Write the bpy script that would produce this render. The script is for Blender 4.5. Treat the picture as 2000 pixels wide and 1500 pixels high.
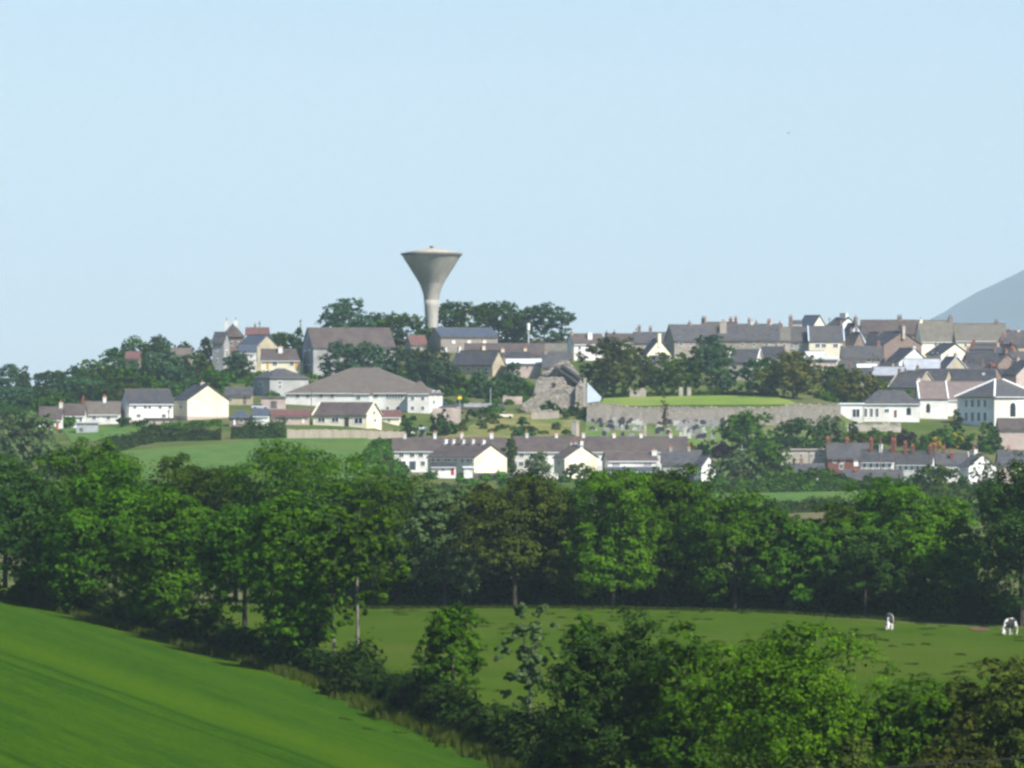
import bpy, bmesh, math
import numpy as np
from mathutils import Vector, Matrix
R = math.radians
for o in list(bpy.data.objects): bpy.data.objects.remove(o)
scene = bpy.context.scene
COL = scene.collection

# ------------------------------------------------------------------ camera, light, exposure
F = 10000.0            # focal length in photograph pixels (2000 px wide), horizon at row 800
cam = bpy.data.cameras.new('camera'); cam.lens = 180; cam.sensor_width = 36; cam.shift_y = 0.025
cam.clip_start = 1; cam.clip_end = 40000
camo = bpy.data.objects.new('camera', cam); camo.rotation_euler = (R(90), 0, 0); COL.objects.link(camo)
scene.camera = camo
SUN_EL, SUN_AZ = R(44), R(47)          # azimuth measured to the right of straight behind the camera
world = bpy.data.worlds.new('World'); scene.world = world; world.use_nodes = True
wn = world.node_tree.nodes; wl = world.node_tree.links
bg = wn['Background']; bg.inputs['Strength'].default_value = 0.07
sky = wn.new('ShaderNodeTexSky'); sky.sky_type = 'NISHITA'; sky.sun_disc = False
sky.sun_elevation = SUN_EL; sky.sun_rotation = math.pi - SUN_AZ
sky.altitude = 50; sky.air_density = 1.3; sky.dust_density = 0.2; sky.ozone_density = 4.0
wtc = wn.new('ShaderNodeTexCoord'); wmp = wn.new('ShaderNodeMapping'); wmp.inputs['Scale'].default_value = (5, 5, 26)
wno = wn.new('ShaderNodeTexNoise'); wno.inputs['Scale'].default_value = 1.6; wno.inputs['Detail'].default_value = 5
wrm = wn.new('ShaderNodeMapRange'); wrm.inputs['From Min'].default_value = .46; wrm.inputs['From Max'].default_value = .8
wrm.inputs['To Max'].default_value = .35
wmx = wn.new('ShaderNodeMix'); wmx.data_type = 'RGBA'; wmx.inputs['B'].default_value = (6.6, 7.6, 9.2, 1)
wl.new(wtc.outputs['Generated'], wmp.inputs['Vector']); wl.new(wmp.outputs[0], wno.inputs['Vector'])
wl.new(wno.outputs[0], wrm.inputs[0]); wl.new(wrm.outputs[0], wmx.inputs['Factor'])
wti = wn.new('ShaderNodeMix'); wti.data_type = 'RGBA'; wti.blend_type = 'MULTIPLY'; wti.inputs['Factor'].default_value = 1; wti.inputs['B'].default_value = (.96, 1.0, 1.17, 1)
wl.new(sky.outputs[0], wti.inputs['A']); wl.new(wti.outputs['Result'], wmx.inputs['A']); wl.new(wmx.outputs['Result'], bg.inputs['Color'])
sun = bpy.data.lights.new('sun', 'SUN'); sun.energy = 5.0; sun.angle = R(0.55); sun.color = (1, .96, .88)
suno = bpy.data.objects.new('sun', sun); COL.objects.link(suno)
sd = Vector((math.sin(SUN_AZ) * math.cos(SUN_EL), -math.cos(SUN_AZ) * math.cos(SUN_EL), math.sin(SUN_EL)))
suno.rotation_euler = (-sd).to_track_quat('-Z', 'Y').to_euler(); suno.location = sd * 300
scene.view_settings.view_transform = 'Standard'; scene.view_settings.look = 'None'
scene.view_settings.exposure = 0.72; scene.view_settings.gamma = 1
cy = scene.cycles
cy.max_bounces = 5; cy.diffuse_bounces = 2; cy.glossy_bounces = 2; cy.transmission_bounces = 3; cy.transparent_max_bounces = 4
cy.volume_bounces = 1; cy.use_denoising = True; cy.denoising_prefilter = 'FAST'; cy.denoising_quality = 'BALANCED'; cy.filter_width = 2.7
cy.use_adaptive_sampling = True; cy.adaptive_threshold = 0.03

# ------------------------------------------------------------------ helpers
def P(px, py, d): return Vector(((px - 1000) / F * d, d, (800 - py) / F * d))
def mesh_obj(name, me, mat=None, parent=None, loc=None, rz=None):
    o = bpy.data.objects.new(name, me); COL.objects.link(o)
    if mat is not None and len(me.materials) == 0: me.materials.append(mat)
    if parent is not None: o.parent = parent
    if loc is not None: o.location = loc
    if rz is not None: o.rotation_euler = (0, 0, rz)
    return o
def tag(o, label=None, cat=None, group=None, kind=None):
    if label: o['label'] = label
    if cat: o['category'] = cat
    if group: o['group'] = group
    if kind: o['kind'] = kind
    return o
def empty(name, loc, rz=0):
    o = bpy.data.objects.new(name, None); COL.objects.link(o); o.location = loc; o.rotation_euler = (0, 0, rz)
    o.empty_display_size = .5
    return o
def np_mesh(name, verts, faces, attr=None, smooth=False):
    """verts Nx3, faces MxK with one K"""
    verts = np.asarray(verts, np.float32); faces = np.asarray(faces, np.int32)
    me = bpy.data.meshes.new(name); m, k = faces.shape
    me.vertices.add(len(verts)); me.vertices.foreach_set('co', verts.ravel())
    me.loops.add(m * k); me.loops.foreach_set('vertex_index', faces.ravel())
    me.polygons.add(m); me.polygons.foreach_set('loop_start', np.arange(0, m * k, k, dtype=np.int32))
    if smooth: me.polygons.foreach_set('use_smooth', np.ones(m, bool))
    if attr is not None:
        a = me.attributes.new('tint', 'FLOAT', 'POINT'); a.data.foreach_set('value', np.asarray(attr, np.float32))
    me.update(); me.validate()
    return me
class MB:
    def __init__(s): s.v = []; s.f = []
    def poly(s, pts):
        n = len(s.v); s.v += [tuple(p) for p in pts]; s.f.append(tuple(range(n, n + len(pts))))
    def box(s, x0, x1, y0, y1, z0, z1):
        n = len(s.v)
        s.v += [(x0,y0,z0),(x1,y0,z0),(x1,y1,z0),(x0,y1,z0),(x0,y0,z1),(x1,y0,z1),(x1,y1,z1),(x0,y1,z1)]
        s.f += [tuple(n+i for i in q) for q in ((0,3,2,1),(4,5,6,7),(0,1,5,4),(1,2,6,5),(2,3,7,6),(3,0,4,7))]
    def prism(s, prof, x0, x1):
        """profile of (y,z) points, counter-clockwise seen from +x, extruded along x"""
        n = len(s.v); m = len(prof)
        s.v += [(x0, y, z) for y, z in prof] + [(x1, y, z) for y, z in prof]
        s.f.append(tuple(n + i for i in reversed(range(m)))); s.f.append(tuple(n + m + i for i in range(m)))
        for i in range(m):
            j = (i + 1) % m; s.f.append((n+i, n+j, n+m+j, n+m+i))
    def tube(s, p0, p1, r0, r1, k=7):
        p0 = Vector(p0); p1 = Vector(p1); ax = (p1 - p0).normalized()
        t = ax.orthogonal().normalized(); b = ax.cross(t); n = len(s.v)
        for p, r in ((p0, r0), (p1, r1)):
            for i in range(k):
                a = 2 * math.pi * i / k; s.v.append(tuple(p + (t * math.cos(a) + b * math.sin(a)) * r))
        for i in range(k):
            j = (i + 1) % k; s.f.append((n+i, n+j, n+k+j, n+k+i))
        s.f.append(tuple(n + k + i for i in range(k))); s.f.append(tuple(n + i for i in reversed(range(k))))
    def lathe(s, prof, k=48):
        n = len(s.v); m = len(prof)
        for r, z in prof:
            for i in range(k):
                a = 2 * math.pi * i / k; s.v.append((r * math.cos(a), r * math.sin(a), z))
        for q in range(m - 1):
            for i in range(k):
                j = (i + 1) % k; s.f.append((n+q*k+i, n+q*k+j, n+(q+1)*k+j, n+(q+1)*k+i))
        s.f.append(tuple(n + i for i in reversed(range(k)))); s.f.append(tuple(n + (m-1)*k + i for i in range(k)))
    def mesh(s, name, smooth=False):
        me = bpy.data.meshes.new(name); me.from_pydata(s.v, [], s.f)
        if smooth:
            for p in me.polygons: p.use_smooth = True
        me.update(); return me
    def build(s, name, mat, parent=None, loc=None, rz=None, smooth=False):
        return mesh_obj(name, s.mesh(name, smooth), mat, parent, loc, rz)

# ------------------------------------------------------------------ materials
MAT = {}
def nmat(name):
    m = bpy.data.materials.new(name); m.use_nodes = True
    return m, m.node_tree.nodes, m.node_tree.links, m.node_tree.nodes['Principled BSDF']
def rough_mat(name, c1, c2, scale=.6, rough=.85, c3=None, bump=0.0, stretch=(1, 1, 1), detail=6, spec=.25, s3=.12, bscale=None):
    """two or three real colours mixed by noise in object space, fine bump"""
    m, n, l, b = nmat(name)
    tc = n.new('ShaderNodeTexCoord'); mp = n.new('ShaderNodeMapping'); mp.inputs['Scale'].default_value = stretch
    oi = n.new('ShaderNodeObjectInfo'); ad = n.new('ShaderNodeVectorMath'); ad.operation = 'ADD'
    l.new(tc.outputs['Object'], mp.inputs['Vector']); l.new(mp.outputs[0], ad.inputs[0]); l.new(oi.outputs['Location'], ad.inputs[1])
    no = n.new('ShaderNodeTexNoise'); no.inputs['Scale'].default_value = scale; no.inputs['Detail'].default_value = detail
    no.inputs['Roughness'].default_value = .65; l.new(ad.outputs[0], no.inputs['Vector'])
    rp = n.new('ShaderNodeValToRGB'); rp.color_ramp.elements[0].position = .34; rp.color_ramp.elements[1].position = .66
    rp.color_ramp.elements[0].color = (*c1, 1); rp.color_ramp.elements[1].color = (*c2, 1); l.new(no.outputs[0], rp.inputs[0])
    col = rp.outputs[0]
    if c3:
        n3 = n.new('ShaderNodeTexNoise'); n3.inputs['Scale'].default_value = s3; n3.inputs['Detail'].default_value = 4
        l.new(ad.outputs[0], n3.inputs['Vector'])
        r3 = n.new('ShaderNodeMapRange'); r3.inputs[1].default_value = .45; r3.inputs[2].default_value = .68; l.new(n3.outputs[0], r3.inputs[0])
        mx = n.new('ShaderNodeMix'); mx.data_type = 'RGBA'; mx.inputs['B'].default_value = (*c3, 1)
        l.new(r3.outputs[0], mx.inputs['Factor']); l.new(col, mx.inputs['A']); col = mx.outputs['Result']
    l.new(col, b.inputs['Base Color']); b.inputs['Roughness'].default_value = rough; b.inputs['Specular IOR Level'].default_value = spec
    if bump:
        bn = n.new('ShaderNodeTexNoise'); bn.inputs['Scale'].default_value = bscale or scale * 4; bn.inputs['Detail'].default_value = 5
        l.new(ad.outputs[0], bn.inputs['Vector'])
        bu = n.new('ShaderNodeBump'); bu.inputs['Strength'].default_value = 1; bu.inputs['Distance'].default_value = bump
        l.new(bn.outputs[0], bu.inputs['Height']); l.new(bu.outputs[0], b.inputs['Normal'])
    MAT[name] = m; return m
def leaf_mat(name, c1, c2, trans=.25):
    m, n, l, b = nmat(name)
    at = n.new('ShaderNodeAttribute'); at.attribute_name = 'tint'
    mx = n.new('ShaderNodeMix'); mx.data_type = 'RGBA'; mx.inputs['A'].default_value = (*c1, 1); mx.inputs['B'].default_value = (*c2, 1)
    l.new(at.outputs['Fac'], mx.inputs['Factor'])
    oi = n.new('ShaderNodeObjectInfo'); hs = n.new('ShaderNodeHueSaturation')
    r1 = n.new('ShaderNodeMapRange'); r1.inputs[3].default_value = .72; r1.inputs[4].default_value = 1.28; l.new(oi.outputs['Random'], r1.inputs[0])
    r2 = n.new('ShaderNodeMapRange'); r2.inputs[3].default_value = .475; r2.inputs[4].default_value = .512; l.new(oi.outputs['Random'], r2.inputs[0])
    l.new(mx.outputs['Result'], hs.inputs['Color']); l.new(r1.outputs[0], hs.inputs['Value']); l.new(r2.outputs[0], hs.inputs['Hue'])
    l.new(hs.outputs[0], b.inputs['Base Color']); b.inputs['Roughness'].default_value = .7; b.inputs['Specular IOR Level'].default_value = .03
    tr = n.new('ShaderNodeBsdfTranslucent'); l.new(hs.outputs[0], tr.inputs['Color'])
    ms = n.new('ShaderNodeMixShader'); ms.inputs[0].default_value = trans
    l.new(b.outputs[0], ms.inputs[1]); l.new(tr.outputs[0], ms.inputs[2]); l.new(ms.outputs[0], n['Material Output'].inputs['Surface'])
    MAT['leaf_' + name] = m; return m
leaf_mat('mid', (.017, .056, .002), (.064, .150, .005))  # random clump tones; dark end of mid and bright paints in shaded gaps
leaf_mat('bright', (.030, .092, .002), (.088, .196, .006))
leaf_mat('dark', (0.0154, 0.0462, 0.0077), (0.0374, 0.0858, 0.0121), .18)
leaf_mat('olive', (0.0217, 0.0397, 0.0045), (0.0767, 0.0975, 0.0127))
leaf_mat('gold', (.045, .07, .010), (.14, .14, .018))
leaf_mat('yellow', (.30, .27, .02), (.5, .42, .03))
leaf_mat('pale', (.050, .092, .030), (.110, .165, .058))  # pale leaf green, greyed further with far-off haze put into its colour
leaf_mat('blue', (0.0240, 0.0600, 0.0240), (0.0504, 0.1020, 0.0384), .18)
leaf_mat('purple', (.03, .014, .018), (.055, .022, .028))
leaf_mat('brown', (.07, .055, .025), (.13, .09, .05))
leaf_mat('tuft', (0.0214, 0.0470, 0.0043), (0.0428, 0.0713, 0.0085))
leaf_mat('bramble', (.012, .032, .004), (.034, .058, .008))
rough_mat('bark', (.025, .02, .015), (.06, .05, .04), 3, bump=.02)
rough_mat('pale_bark', (.12, .105, .085), (.22, .195, .16), 3, bump=.01)
rough_mat('white', (.70, .69, .65), (.82, .81, .77), .35, c3=(.56, .53, .47), s3=.16, bump=.006, bscale=9)
rough_mat('cream', (.74, .68, .50), (.82, .77, .60), .35, c3=(.66, .59, .42), s3=.2, bump=.006, bscale=9)
rough_mat('bluewhite', (.50, .58, .68), (.62, .70, .80), .4, bump=.004)
rough_mat('grey_render', (.30, .30, .29), (.42, .42, .40), .4, c3=(.24, .24, .23), bump=.006, bscale=8)
rough_mat('khaki', (.36, .31, .21), (.47, .41, .29), .5, c3=(.30, .26, .18), bump=.01)
rough_mat('stone', (.17, .15, .125), (.38, .335, .28), 1.6, c3=(.27, .245, .21), s3=.25, bump=.05, bscale=2.4)
rough_mat('pale_stone', (.30, .27, .22), (.50, .45, .38), 1.2, c3=(.36, .31, .26), bump=.04, bscale=2.4)
rough_mat('brown_stone', (.14, .105, .085), (.27, .205, .165), 1.4, c3=(.19, .145, .12), bump=.03, bscale=2.4)
rough_mat('brick', (.14, .058, .048), (.20, .085, .068), 1.4, c3=(.2, .07, .05), bump=.01, bscale=6)
rough_mat('pink_block', (.40, .32, .28), (.50, .41, .36), .7, bump=.01)
rough_mat('slate', (.040, .041, .048), (.095, .093, .10), .9, c3=(.085, .078, .068), s3=.3, rough=.6, bump=.02, stretch=(1, 1, 2), bscale=4)
rough_mat('blue_slate', (.05, .062, .085), (.08, .095, .125), .9, rough=.5, bump=.015, bscale=4)
rough_mat('dark_slate', (.026, .028, .035), (.056, .056, .064), .9, c3=(.06, .056, .052), s3=.3, rough=.55, bump=.015, bscale=4)
rough_mat('brown_tile', (.058, .044, .044), (.100, .076, .070), .8, c3=(.095, .08, .066), s3=.3, rough=.75, bump=.02, bscale=4)
rough_mat('grey_tile', (.10, .085, .072), (.145, .125, .105), .7, c3=(.12, .10, .082), s3=.2, rough=.8, bump=.02, bscale=4)
rough_mat('pink_tile', (.15, .115, .105), (.20, .155, .14), .7, rough=.8, bump=.02, bscale=4)
rough_mat('mossy_slate', (.10, .095, .08), (.17, .155, .115), .6, c3=(.14, .13, .12), s3=.2, rough=.75, bump=.02, bscale=4)
rough_mat('red_tile', (.11, .055, .05), (.155, .075, .066), .8, rough=.75, bump=.02, bscale=4)
rough_mat('silver_sheet', (.30, .32, .35), (.42, .44, .47), .5, rough=.45)
rough_mat('white_sheet', (.68, .72, .76), (.78, .82, .86), .6, rough=.4)
rough_mat('concrete', (.34, .32, .275), (.46, .435, .375), .35, spec=.05, c3=(.30, .285, .245), s3=.12, bump=.02, stretch=(1, 1, .5))
rough_mat('concrete_light', (.36, .315, .24), (.44, .39, .31), .5, bump=.01)
rough_mat('concrete_dark', (.10, .095, .085), (.16, .15, .13), .5, bump=.01)
rough_mat('timber', (.36, .30, .23), (.50, .43, .34), 1.1, stretch=(1, 1, .2), bump=.01)
rough_mat('metal_grey', (.34, .36, .38), (.42, .44, .46), .6, rough=.5)
rough_mat('pole_wood', (.10, .08, .06), (.18, .15, .12), 2)
rough_mat('white_paint', (.78, .78, .77), (.82, .82, .81), 1)
rough_mat('red_paint', (.42, .035, .03), (.48, .045, .035), 1)
rough_mat('orange_paint', (.65, .30, .04), (.72, .36, .06), 1)
rough_mat('yellow_paint', (.75, .55, .03), (.8, .62, .04), 1)
rough_mat('yard', (.10, .092, .08), (.19, .17, .145), .12, c3=(.10, .12, .05), s3=.06, spec=0)
rough_mat('pot', (.38, .12, .06), (.46, .16, .08), 2)
rough_mat('grey_pot', (.12, .11, .10), (.2, .18, .16), 2)
rough_mat('blue_car', (.03, .08, .12), (.035, .09, .13), 1, rough=.3, spec=.5)
rough_mat('rubber', (.02, .02, .02), (.03, .03, .03), 1)
rough_mat('black_stone', (.03, .03, .034), (.06, .06, .065), 1.5, rough=.4)
rough_mat('grave_grey', (.20, .20, .19), (.34, .33, .31), 1.5)
rough_mat('grave_white', (.38, .37, .34), (.52, .50, .46), 1.2)
rough_mat('bird_feather', (.05, .05, .05), (.09, .09, .085), 4)
rough_mat('asphalt', (.045, .045, .048), (.07, .07, .07), 1.2)
rough_mat('soil', (0.0910, 0.0553, 0.0325), (0.1430, 0.0910, 0.0585), .8, bump=.05, spec=0)
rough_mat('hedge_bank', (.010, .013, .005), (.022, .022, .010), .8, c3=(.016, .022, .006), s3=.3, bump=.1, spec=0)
rough_mat('town_ground', (.05, .085, .018), (.10, .125, .035), .06, c3=(.13, .12, .06), s3=.03, bump=.1, bscale=.8, spec=0)
rough_mat('hill_grass', (0.0572, 0.1188, 0.0286), (0.0968, 0.1672, 0.0440), .22, c3=(0.0935, 0.1408, 0.0330), s3=.05, bump=.08, bscale=.9, stretch=(1, .6, 1), spec=0)
rough_mat('rough_grass', (.14, .15, .045), (.24, .20, .085), .10, c3=(.09, .14, .035), s3=.16, bump=.15, bscale=.7, spec=0)
rough_mat('lawn', (.12, .19, .035), (.17, .235, .045), .12, c3=(.20, .24, .06), s3=.05, bump=.03, spec=0)
rough_mat('grave_grass', (.075, .14, .03), (.13, .185, .05), .25, c3=(.15, .15, .08), s3=.12, bump=.06, spec=0)
rough_mat('pasture_grass', (0.0365, 0.0730, 0.0055), (0.0529, 0.0912, 0.0091), .18, c3=(0.0620, 0.0894, 0.0127), s3=.05, bump=.12, bscale=1.1, stretch=(1, .55, 1), detail=12, spec=0)
rough_mat('mountain_rock', (.03, .05, .03), (.055, .065, .045), .0015, c3=(.06, .05, .045), s3=.004, bump=0)
m, n, l, b = nmat('glass'); b.inputs['Base Color'].default_value = (.018, .024, .030, 1); b.inputs['Roughness'].default_value = .12
MAT['glass'] = m
# crop: drill rows, tramlines and the paler strip run along the hedge side
m, n, l, b = nmat('crop'); MAT['crop'] = m
tc = n.new('ShaderNodeTexCoord'); mp = n.new('ShaderNodeMapping'); mp.vector_type = 'TEXTURE'
mp.inputs['Rotation'].default_value = (0, 0, R(-71.3)); l.new(tc.outputs['Object'], mp.inputs['Vector'])
sx = n.new('ShaderNodeSeparateXYZ'); l.new(mp.outputs[0], sx.inputs[0])      # y' runs across the rows
wob = n.new('ShaderNodeTexNoise'); wob.inputs['Scale'].default_value = .03; wob.inputs['Detail'].default_value = 3; l.new(tc.outputs['Object'], wob.inputs['Vector'])
wm = n.new('ShaderNodeMath'); wm.operation = 'MULTIPLY_ADD'; wm.inputs[1].default_value = .7; l.new(wob.outputs[0], wm.inputs[0]); l.new(sx.outputs['Y'], wm.inputs[2])
st = n.new('ShaderNodeMapping'); st.inputs['Scale'].default_value = (.018, .42, .3); l.new(mp.outputs[0], st.inputs['Vector'])
ns = n.new('ShaderNodeTexNoise'); ns.inputs['Scale'].default_value = 1.0; ns.inputs['Detail'].default_value = 7; ns.inputs['Roughness'].default_value = .6; l.new(st.outputs[0], ns.inputs['Vector'])
st2 = n.new('ShaderNodeMapping'); st2.inputs['Scale'].default_value = (.25, 2.6, .3); l.new(mp.outputs[0], st2.inputs['Vector'])
ns2 = n.new('ShaderNodeTexNoise'); ns2.inputs['Scale'].default_value = 1.0; ns2.inputs['Detail'].default_value = 6; l.new(st2.outputs[0], ns2.inputs['Vector'])
av = n.new('ShaderNodeMath'); av.operation = 'MULTIPLY_ADD'; av.inputs[1].default_value = .45; l.new(ns2.outputs[0], av.inputs[0]); 
am = n.new('ShaderNodeMath'); am.operation = 'MULTIPLY'; am.inputs[1].default_value = .62; l.new(ns.outputs[0], am.inputs[0]); l.new(am.outputs[0], av.inputs[2])
fg = n.new('ShaderNodeTexNoise'); fg.inputs['Scale'].default_value = 3.2; fg.inputs['Detail'].default_value = 5; l.new(tc.outputs['Object'], fg.inputs['Vector'])
av2 = n.new('ShaderNodeMath'); av2.operation = 'MULTIPLY_ADD'; av2.inputs[1].default_value = .55; l.new(fg.outputs[0], av2.inputs[0])
av3 = n.new('ShaderNodeMath'); av3.operation = 'SUBTRACT'; av3.inputs[1].default_value = .275; l.new(av.outputs[0], av3.inputs[0]); l.new(av3.outputs[0], av2.inputs[2])
rp = n.new('ShaderNodeValToRGB'); e = rp.color_ramp.elements
e[0].position = .40; e[0].color = (.019, .058, .006, 1); e[1].position = .66; e[1].color = (.042, .090, .005, 1)
q = e.new(.52); q.color = (.030, .074, .005, 1); l.new(av2.outputs[0], rp.inputs[0])
def strip(center, half, soft):
    s = n.new('ShaderNodeMath'); s.operation = 'SUBTRACT'; s.inputs[1].default_value = center; l.new(wm.outputs[0], s.inputs[0])
    a = n.new('ShaderNodeMath'); a.operation = 'ABSOLUTE'; l.new(s.outputs[0], a.inputs[0])
    r = n.new('ShaderNodeMapRange'); r.inputs[1].default_value = half + soft; r.inputs[2].default_value = half; l.new(a.outputs[0], r.inputs[0])
    return r.outputs[0]
CROP_STRIPS = (n, l, rp, strip, b)
# ------------------------------------------------------------------ terrain
PXC = np.array([-400, 0, 250, 500, 715, 790, 1000, 1130, 1165, 1300, 1500, 1630, 1670, 2000, 2400.])
def rowz(d, vals): return [(800 - v) * d / F for v in vals]
TD, TZ = [], []
def zrow(d, z): TD.append(d); TZ.append(list(z) if hasattr(z, '__len__') else [z] * len(PXC))
def prow(d, *v): zrow(d, rowz(d, v))
zrow(-200, -1.7); zrow(0, -1.7); zrow(30, -4); zrow(100, -13)
#          -400    0    250    500    760   1000   1130  1165   1300   1500  1630  1670  2000  2400
zrow(200, [-14.4, -15.0, -16.2, -17.3, -18.8, -18.96, -19.9, -20.0, -20.0, -19.9, -19.7, -19.6, -19.6, -19.4, -19.2])
zrow(250, [-14.4, -15.3, -16.5, -17.5, -18.9, -19.06, -20.0, -20.1, -20.1, -20.0, -19.8, -19.7, -19.7, -19.5, -19.3])
zrow(290, [-14.5, -15.4, -16.8, -17.9, -19.1, -19.23, -20.0, -20.1, -20.1, -20.0, -19.8, -19.7, -19.7, -19.6, -19.4])
zrow(340, [-14.6, -15.6, -17.2, -18.5, -19.4, -19.44, -19.7, -19.8, -19.8, -19.8, -19.7, -19.7, -19.7, -19.7, -19.5])
zrow(380, [-14.8, -15.8, -17.6, -18.9, -19.2, -19.23, -19.4, -19.5, -19.5, -19.5, -19.6, -19.6, -19.6, -19.8, -19.7])
zrow(430, [-15.1, -16.0, -17.8, -18.6, -18.8, -18.82, -18.9, -18.9, -18.9, -19.0, -19.2, -19.4, -19.4, -19.9, -20.0])
zrow(475, [-15.6, -16.6, -17.9, -18.3, -18.5, -18.5, -18.5, -18.5, -18.5, -18.6, -18.9, -19.3, -19.4, -19.9, -20.1])
zrow(520, [-17.0, -18.0, -18.8, -19.0, -19.0, -19.0, -19.0, -19.0, -19.0, -19.2, -19.4, -19.7, -19.8, -20.2, -20.4])
zrow(700, -24); zrow(860, -22)
prow(1000, 940, 935, 930, 927, 928, 985.0, 985, 990, 990, 990, 985, 980, 980, 1000, 1000)
prow(1060, 905, 900, 895, 892, 892, 958.0, 958, 962, 962, 962, 960, 958, 958, 975, 975)
prow(1110, 870, 866, 866, 862, 860, 925.0, 925, 930, 930, 932, 948, 946, 946, 955, 955)
prow(1136, 858, 853, 849, 843, 846, 921, 921, 921, 921, 921, 928, 928, 928, 938, 938)
prow(1150, 852, 846, 840, 833, 838, 872.0, 872, 880, 882, 884, 905, 908, 908, 920, 920)
prow(1180, 838, 834, 824, 817, 820, 848.0, 848, 852, 854, 858, 868, 870, 870, 878, 878)
prow(1219, 822, 820, 802, 800, 808, 812, 822, 824, 828, 830, 834, 836, 830, 830, 830)
prow(1223, 821, 819, 800, 798, 806, 810, 819, 814, 797, 796, 794, 800, 826, 827, 827)
prow(1250, 815, 810, 785, 782, 792, 796, 798, 788, 784, 778, 776, 790, 806, 812, 812)
prow(1300, 805, 800, 768, 756, 764, 766, 768, 766, 766, 766, 764, 772, 784, 788, 788)
prow(1350, 800, 794, 748, 740, 738, 738, 738, 736, 734, 732, 730, 742, 754, 758, 758)
prow(1400, 797, 791, 730, 720, 706, 705, 706, 708, 708, 708, 706, 712, 722, 726, 726)
prow(1430, 797, 792, 722, 708, 686, 682, 682, 688, 690, 690, 688, 692, 698, 702, 702)
prow(1465, 800, 798, 716, 698, 668, 662, 662, 666, 668, 668, 666, 668, 674, 678, 678)
zrow(1530, np.array(TZ[-1]) - 2.5); zrow(1750, np.array(TZ[-2]) * .3 - 14); zrow(2600, -30); zrow(24500, -34)
TD = np.array(TD, float); TZ = np.array(TZ, float)
def _slopes(x, y):
    h = np.diff(x); dl = np.diff(y, axis=0) / h[:, None]
    m = np.zeros_like(y); a, b_ = dl[:-1], dl[1:]
    w1 = (2 * h[1:] + h[:-1])[:, None]; w2 = (h[1:] + 2 * h[:-1])[:, None]
    ok = a * b_ > 0
    m[1:-1] = np.where(ok, (w1 + w2) / (w1 / np.where(ok, a, 1) + w2 / np.where(ok, b_, 1)), 0)
    m[0] = dl[0]; m[-1] = dl[-1]; return m
TM = _slopes(TD, TZ)
def ground(x, y):
    """terrain height for arrays of world x, y"""
    x = np.atleast_1d(np.asarray(x, float)); y = np.atleast_1d(np.asarray(y, float))
    d = np.clip(y, TD[0], TD[-1]); px = np.clip(1000 + x / np.maximum(d, 150) * F, PXC[0], PXC[-1])
    i = np.clip(np.searchsorted(TD, d) - 1, 0, len(TD) - 2); h = TD[i + 1] - TD[i]; t = ((d - TD[i]) / h)[:, None]; h = h[:, None]
    cols = (2*t**3 - 3*t**2 + 1) * TZ[i] + (t**3 - 2*t**2 + t) * h * TM[i] + (-2*t**3 + 3*t**2) * TZ[i+1] + (t**3 - t**2) * h * TM[i+1]
    j = np.clip(np.searchsorted(PXC, px) - 1, 0, len(PXC) - 2); s = (px - PXC[j]) / (PXC[j+1] - PXC[j]); k = np.arange(len(px))
    dlc = np.diff(cols, axis=1) / np.diff(PXC)
    def sl(q):
        q0 = np.clip(q - 1, 0, len(PXC) - 2); q1 = np.clip(q, 0, len(PXC) - 2); a, b_ = dlc[k, q0], dlc[k, q1]
        return np.where(a * b_ > 0, 2 * a * b_ / np.where(a + b_ == 0, 1, a + b_), 0)
    H = PXC[j+1] - PXC[j]
    z = (2*s**3 - 3*s**2 + 1) * cols[k, j] + (s**3 - 2*s**2 + s) * H * sl(j) + (-2*s**3 + 3*s**2) * cols[k, j+1] + (s**3 - s**2) * H * sl(j+1)
    # the crop field is one even slope on the near side of the hedge line
    sgn = -((x + 43) * 142 + (y - 430) * 42.4) / 148.2
    t = np.clip((sgn + 6) / 9, 0, 1); t = t * t * (3 - 2 * t); t2 = np.clip((y - 110) / 60, 0, 1); t3 = np.clip((520 - y) / 40, 0, 1)
    t = t * t2 * t2 * (3 - 2 * t2) * t3
    z = z * (1 - t) + t * (-15.4 - .16 * (x + 22) - .0189 * (y - 220))
    return z + .05 * np.sin(x * .21 + y * .13) * np.sin(y * .17 - x * .05)
def gz(x, y): return float(ground([x], [y])[0])
def dfind(px, py, lo=1000, hi=1470):
    """distance at which the ground shows at picture row py below column px"""
    d = np.arange(lo, hi, .5); z = ground((px - 1000) / F * d, d); r = 800 - z / d * F
    k = np.nonzero(r <= py)[0]
    return float(d[k[0]]) if len(k) else float(hi)
def grid(name, xs, ys, mat, off=0.0):
    X, Y = np.meshgrid(xs, ys); Z = ground(X.ravel(), Y.ravel()) + off
    v = np.stack([X.ravel(), Y.ravel(), Z], 1); nx, ny = len(xs), len(ys)
    i = (np.arange(ny - 1)[:, None] * nx + np.arange(nx - 1)[None]).ravel()
    return mesh_obj(name, np_mesh(name, v, np.stack([i, i+1, i+nx+1, i+nx], 1), smooth=True), mat)
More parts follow.
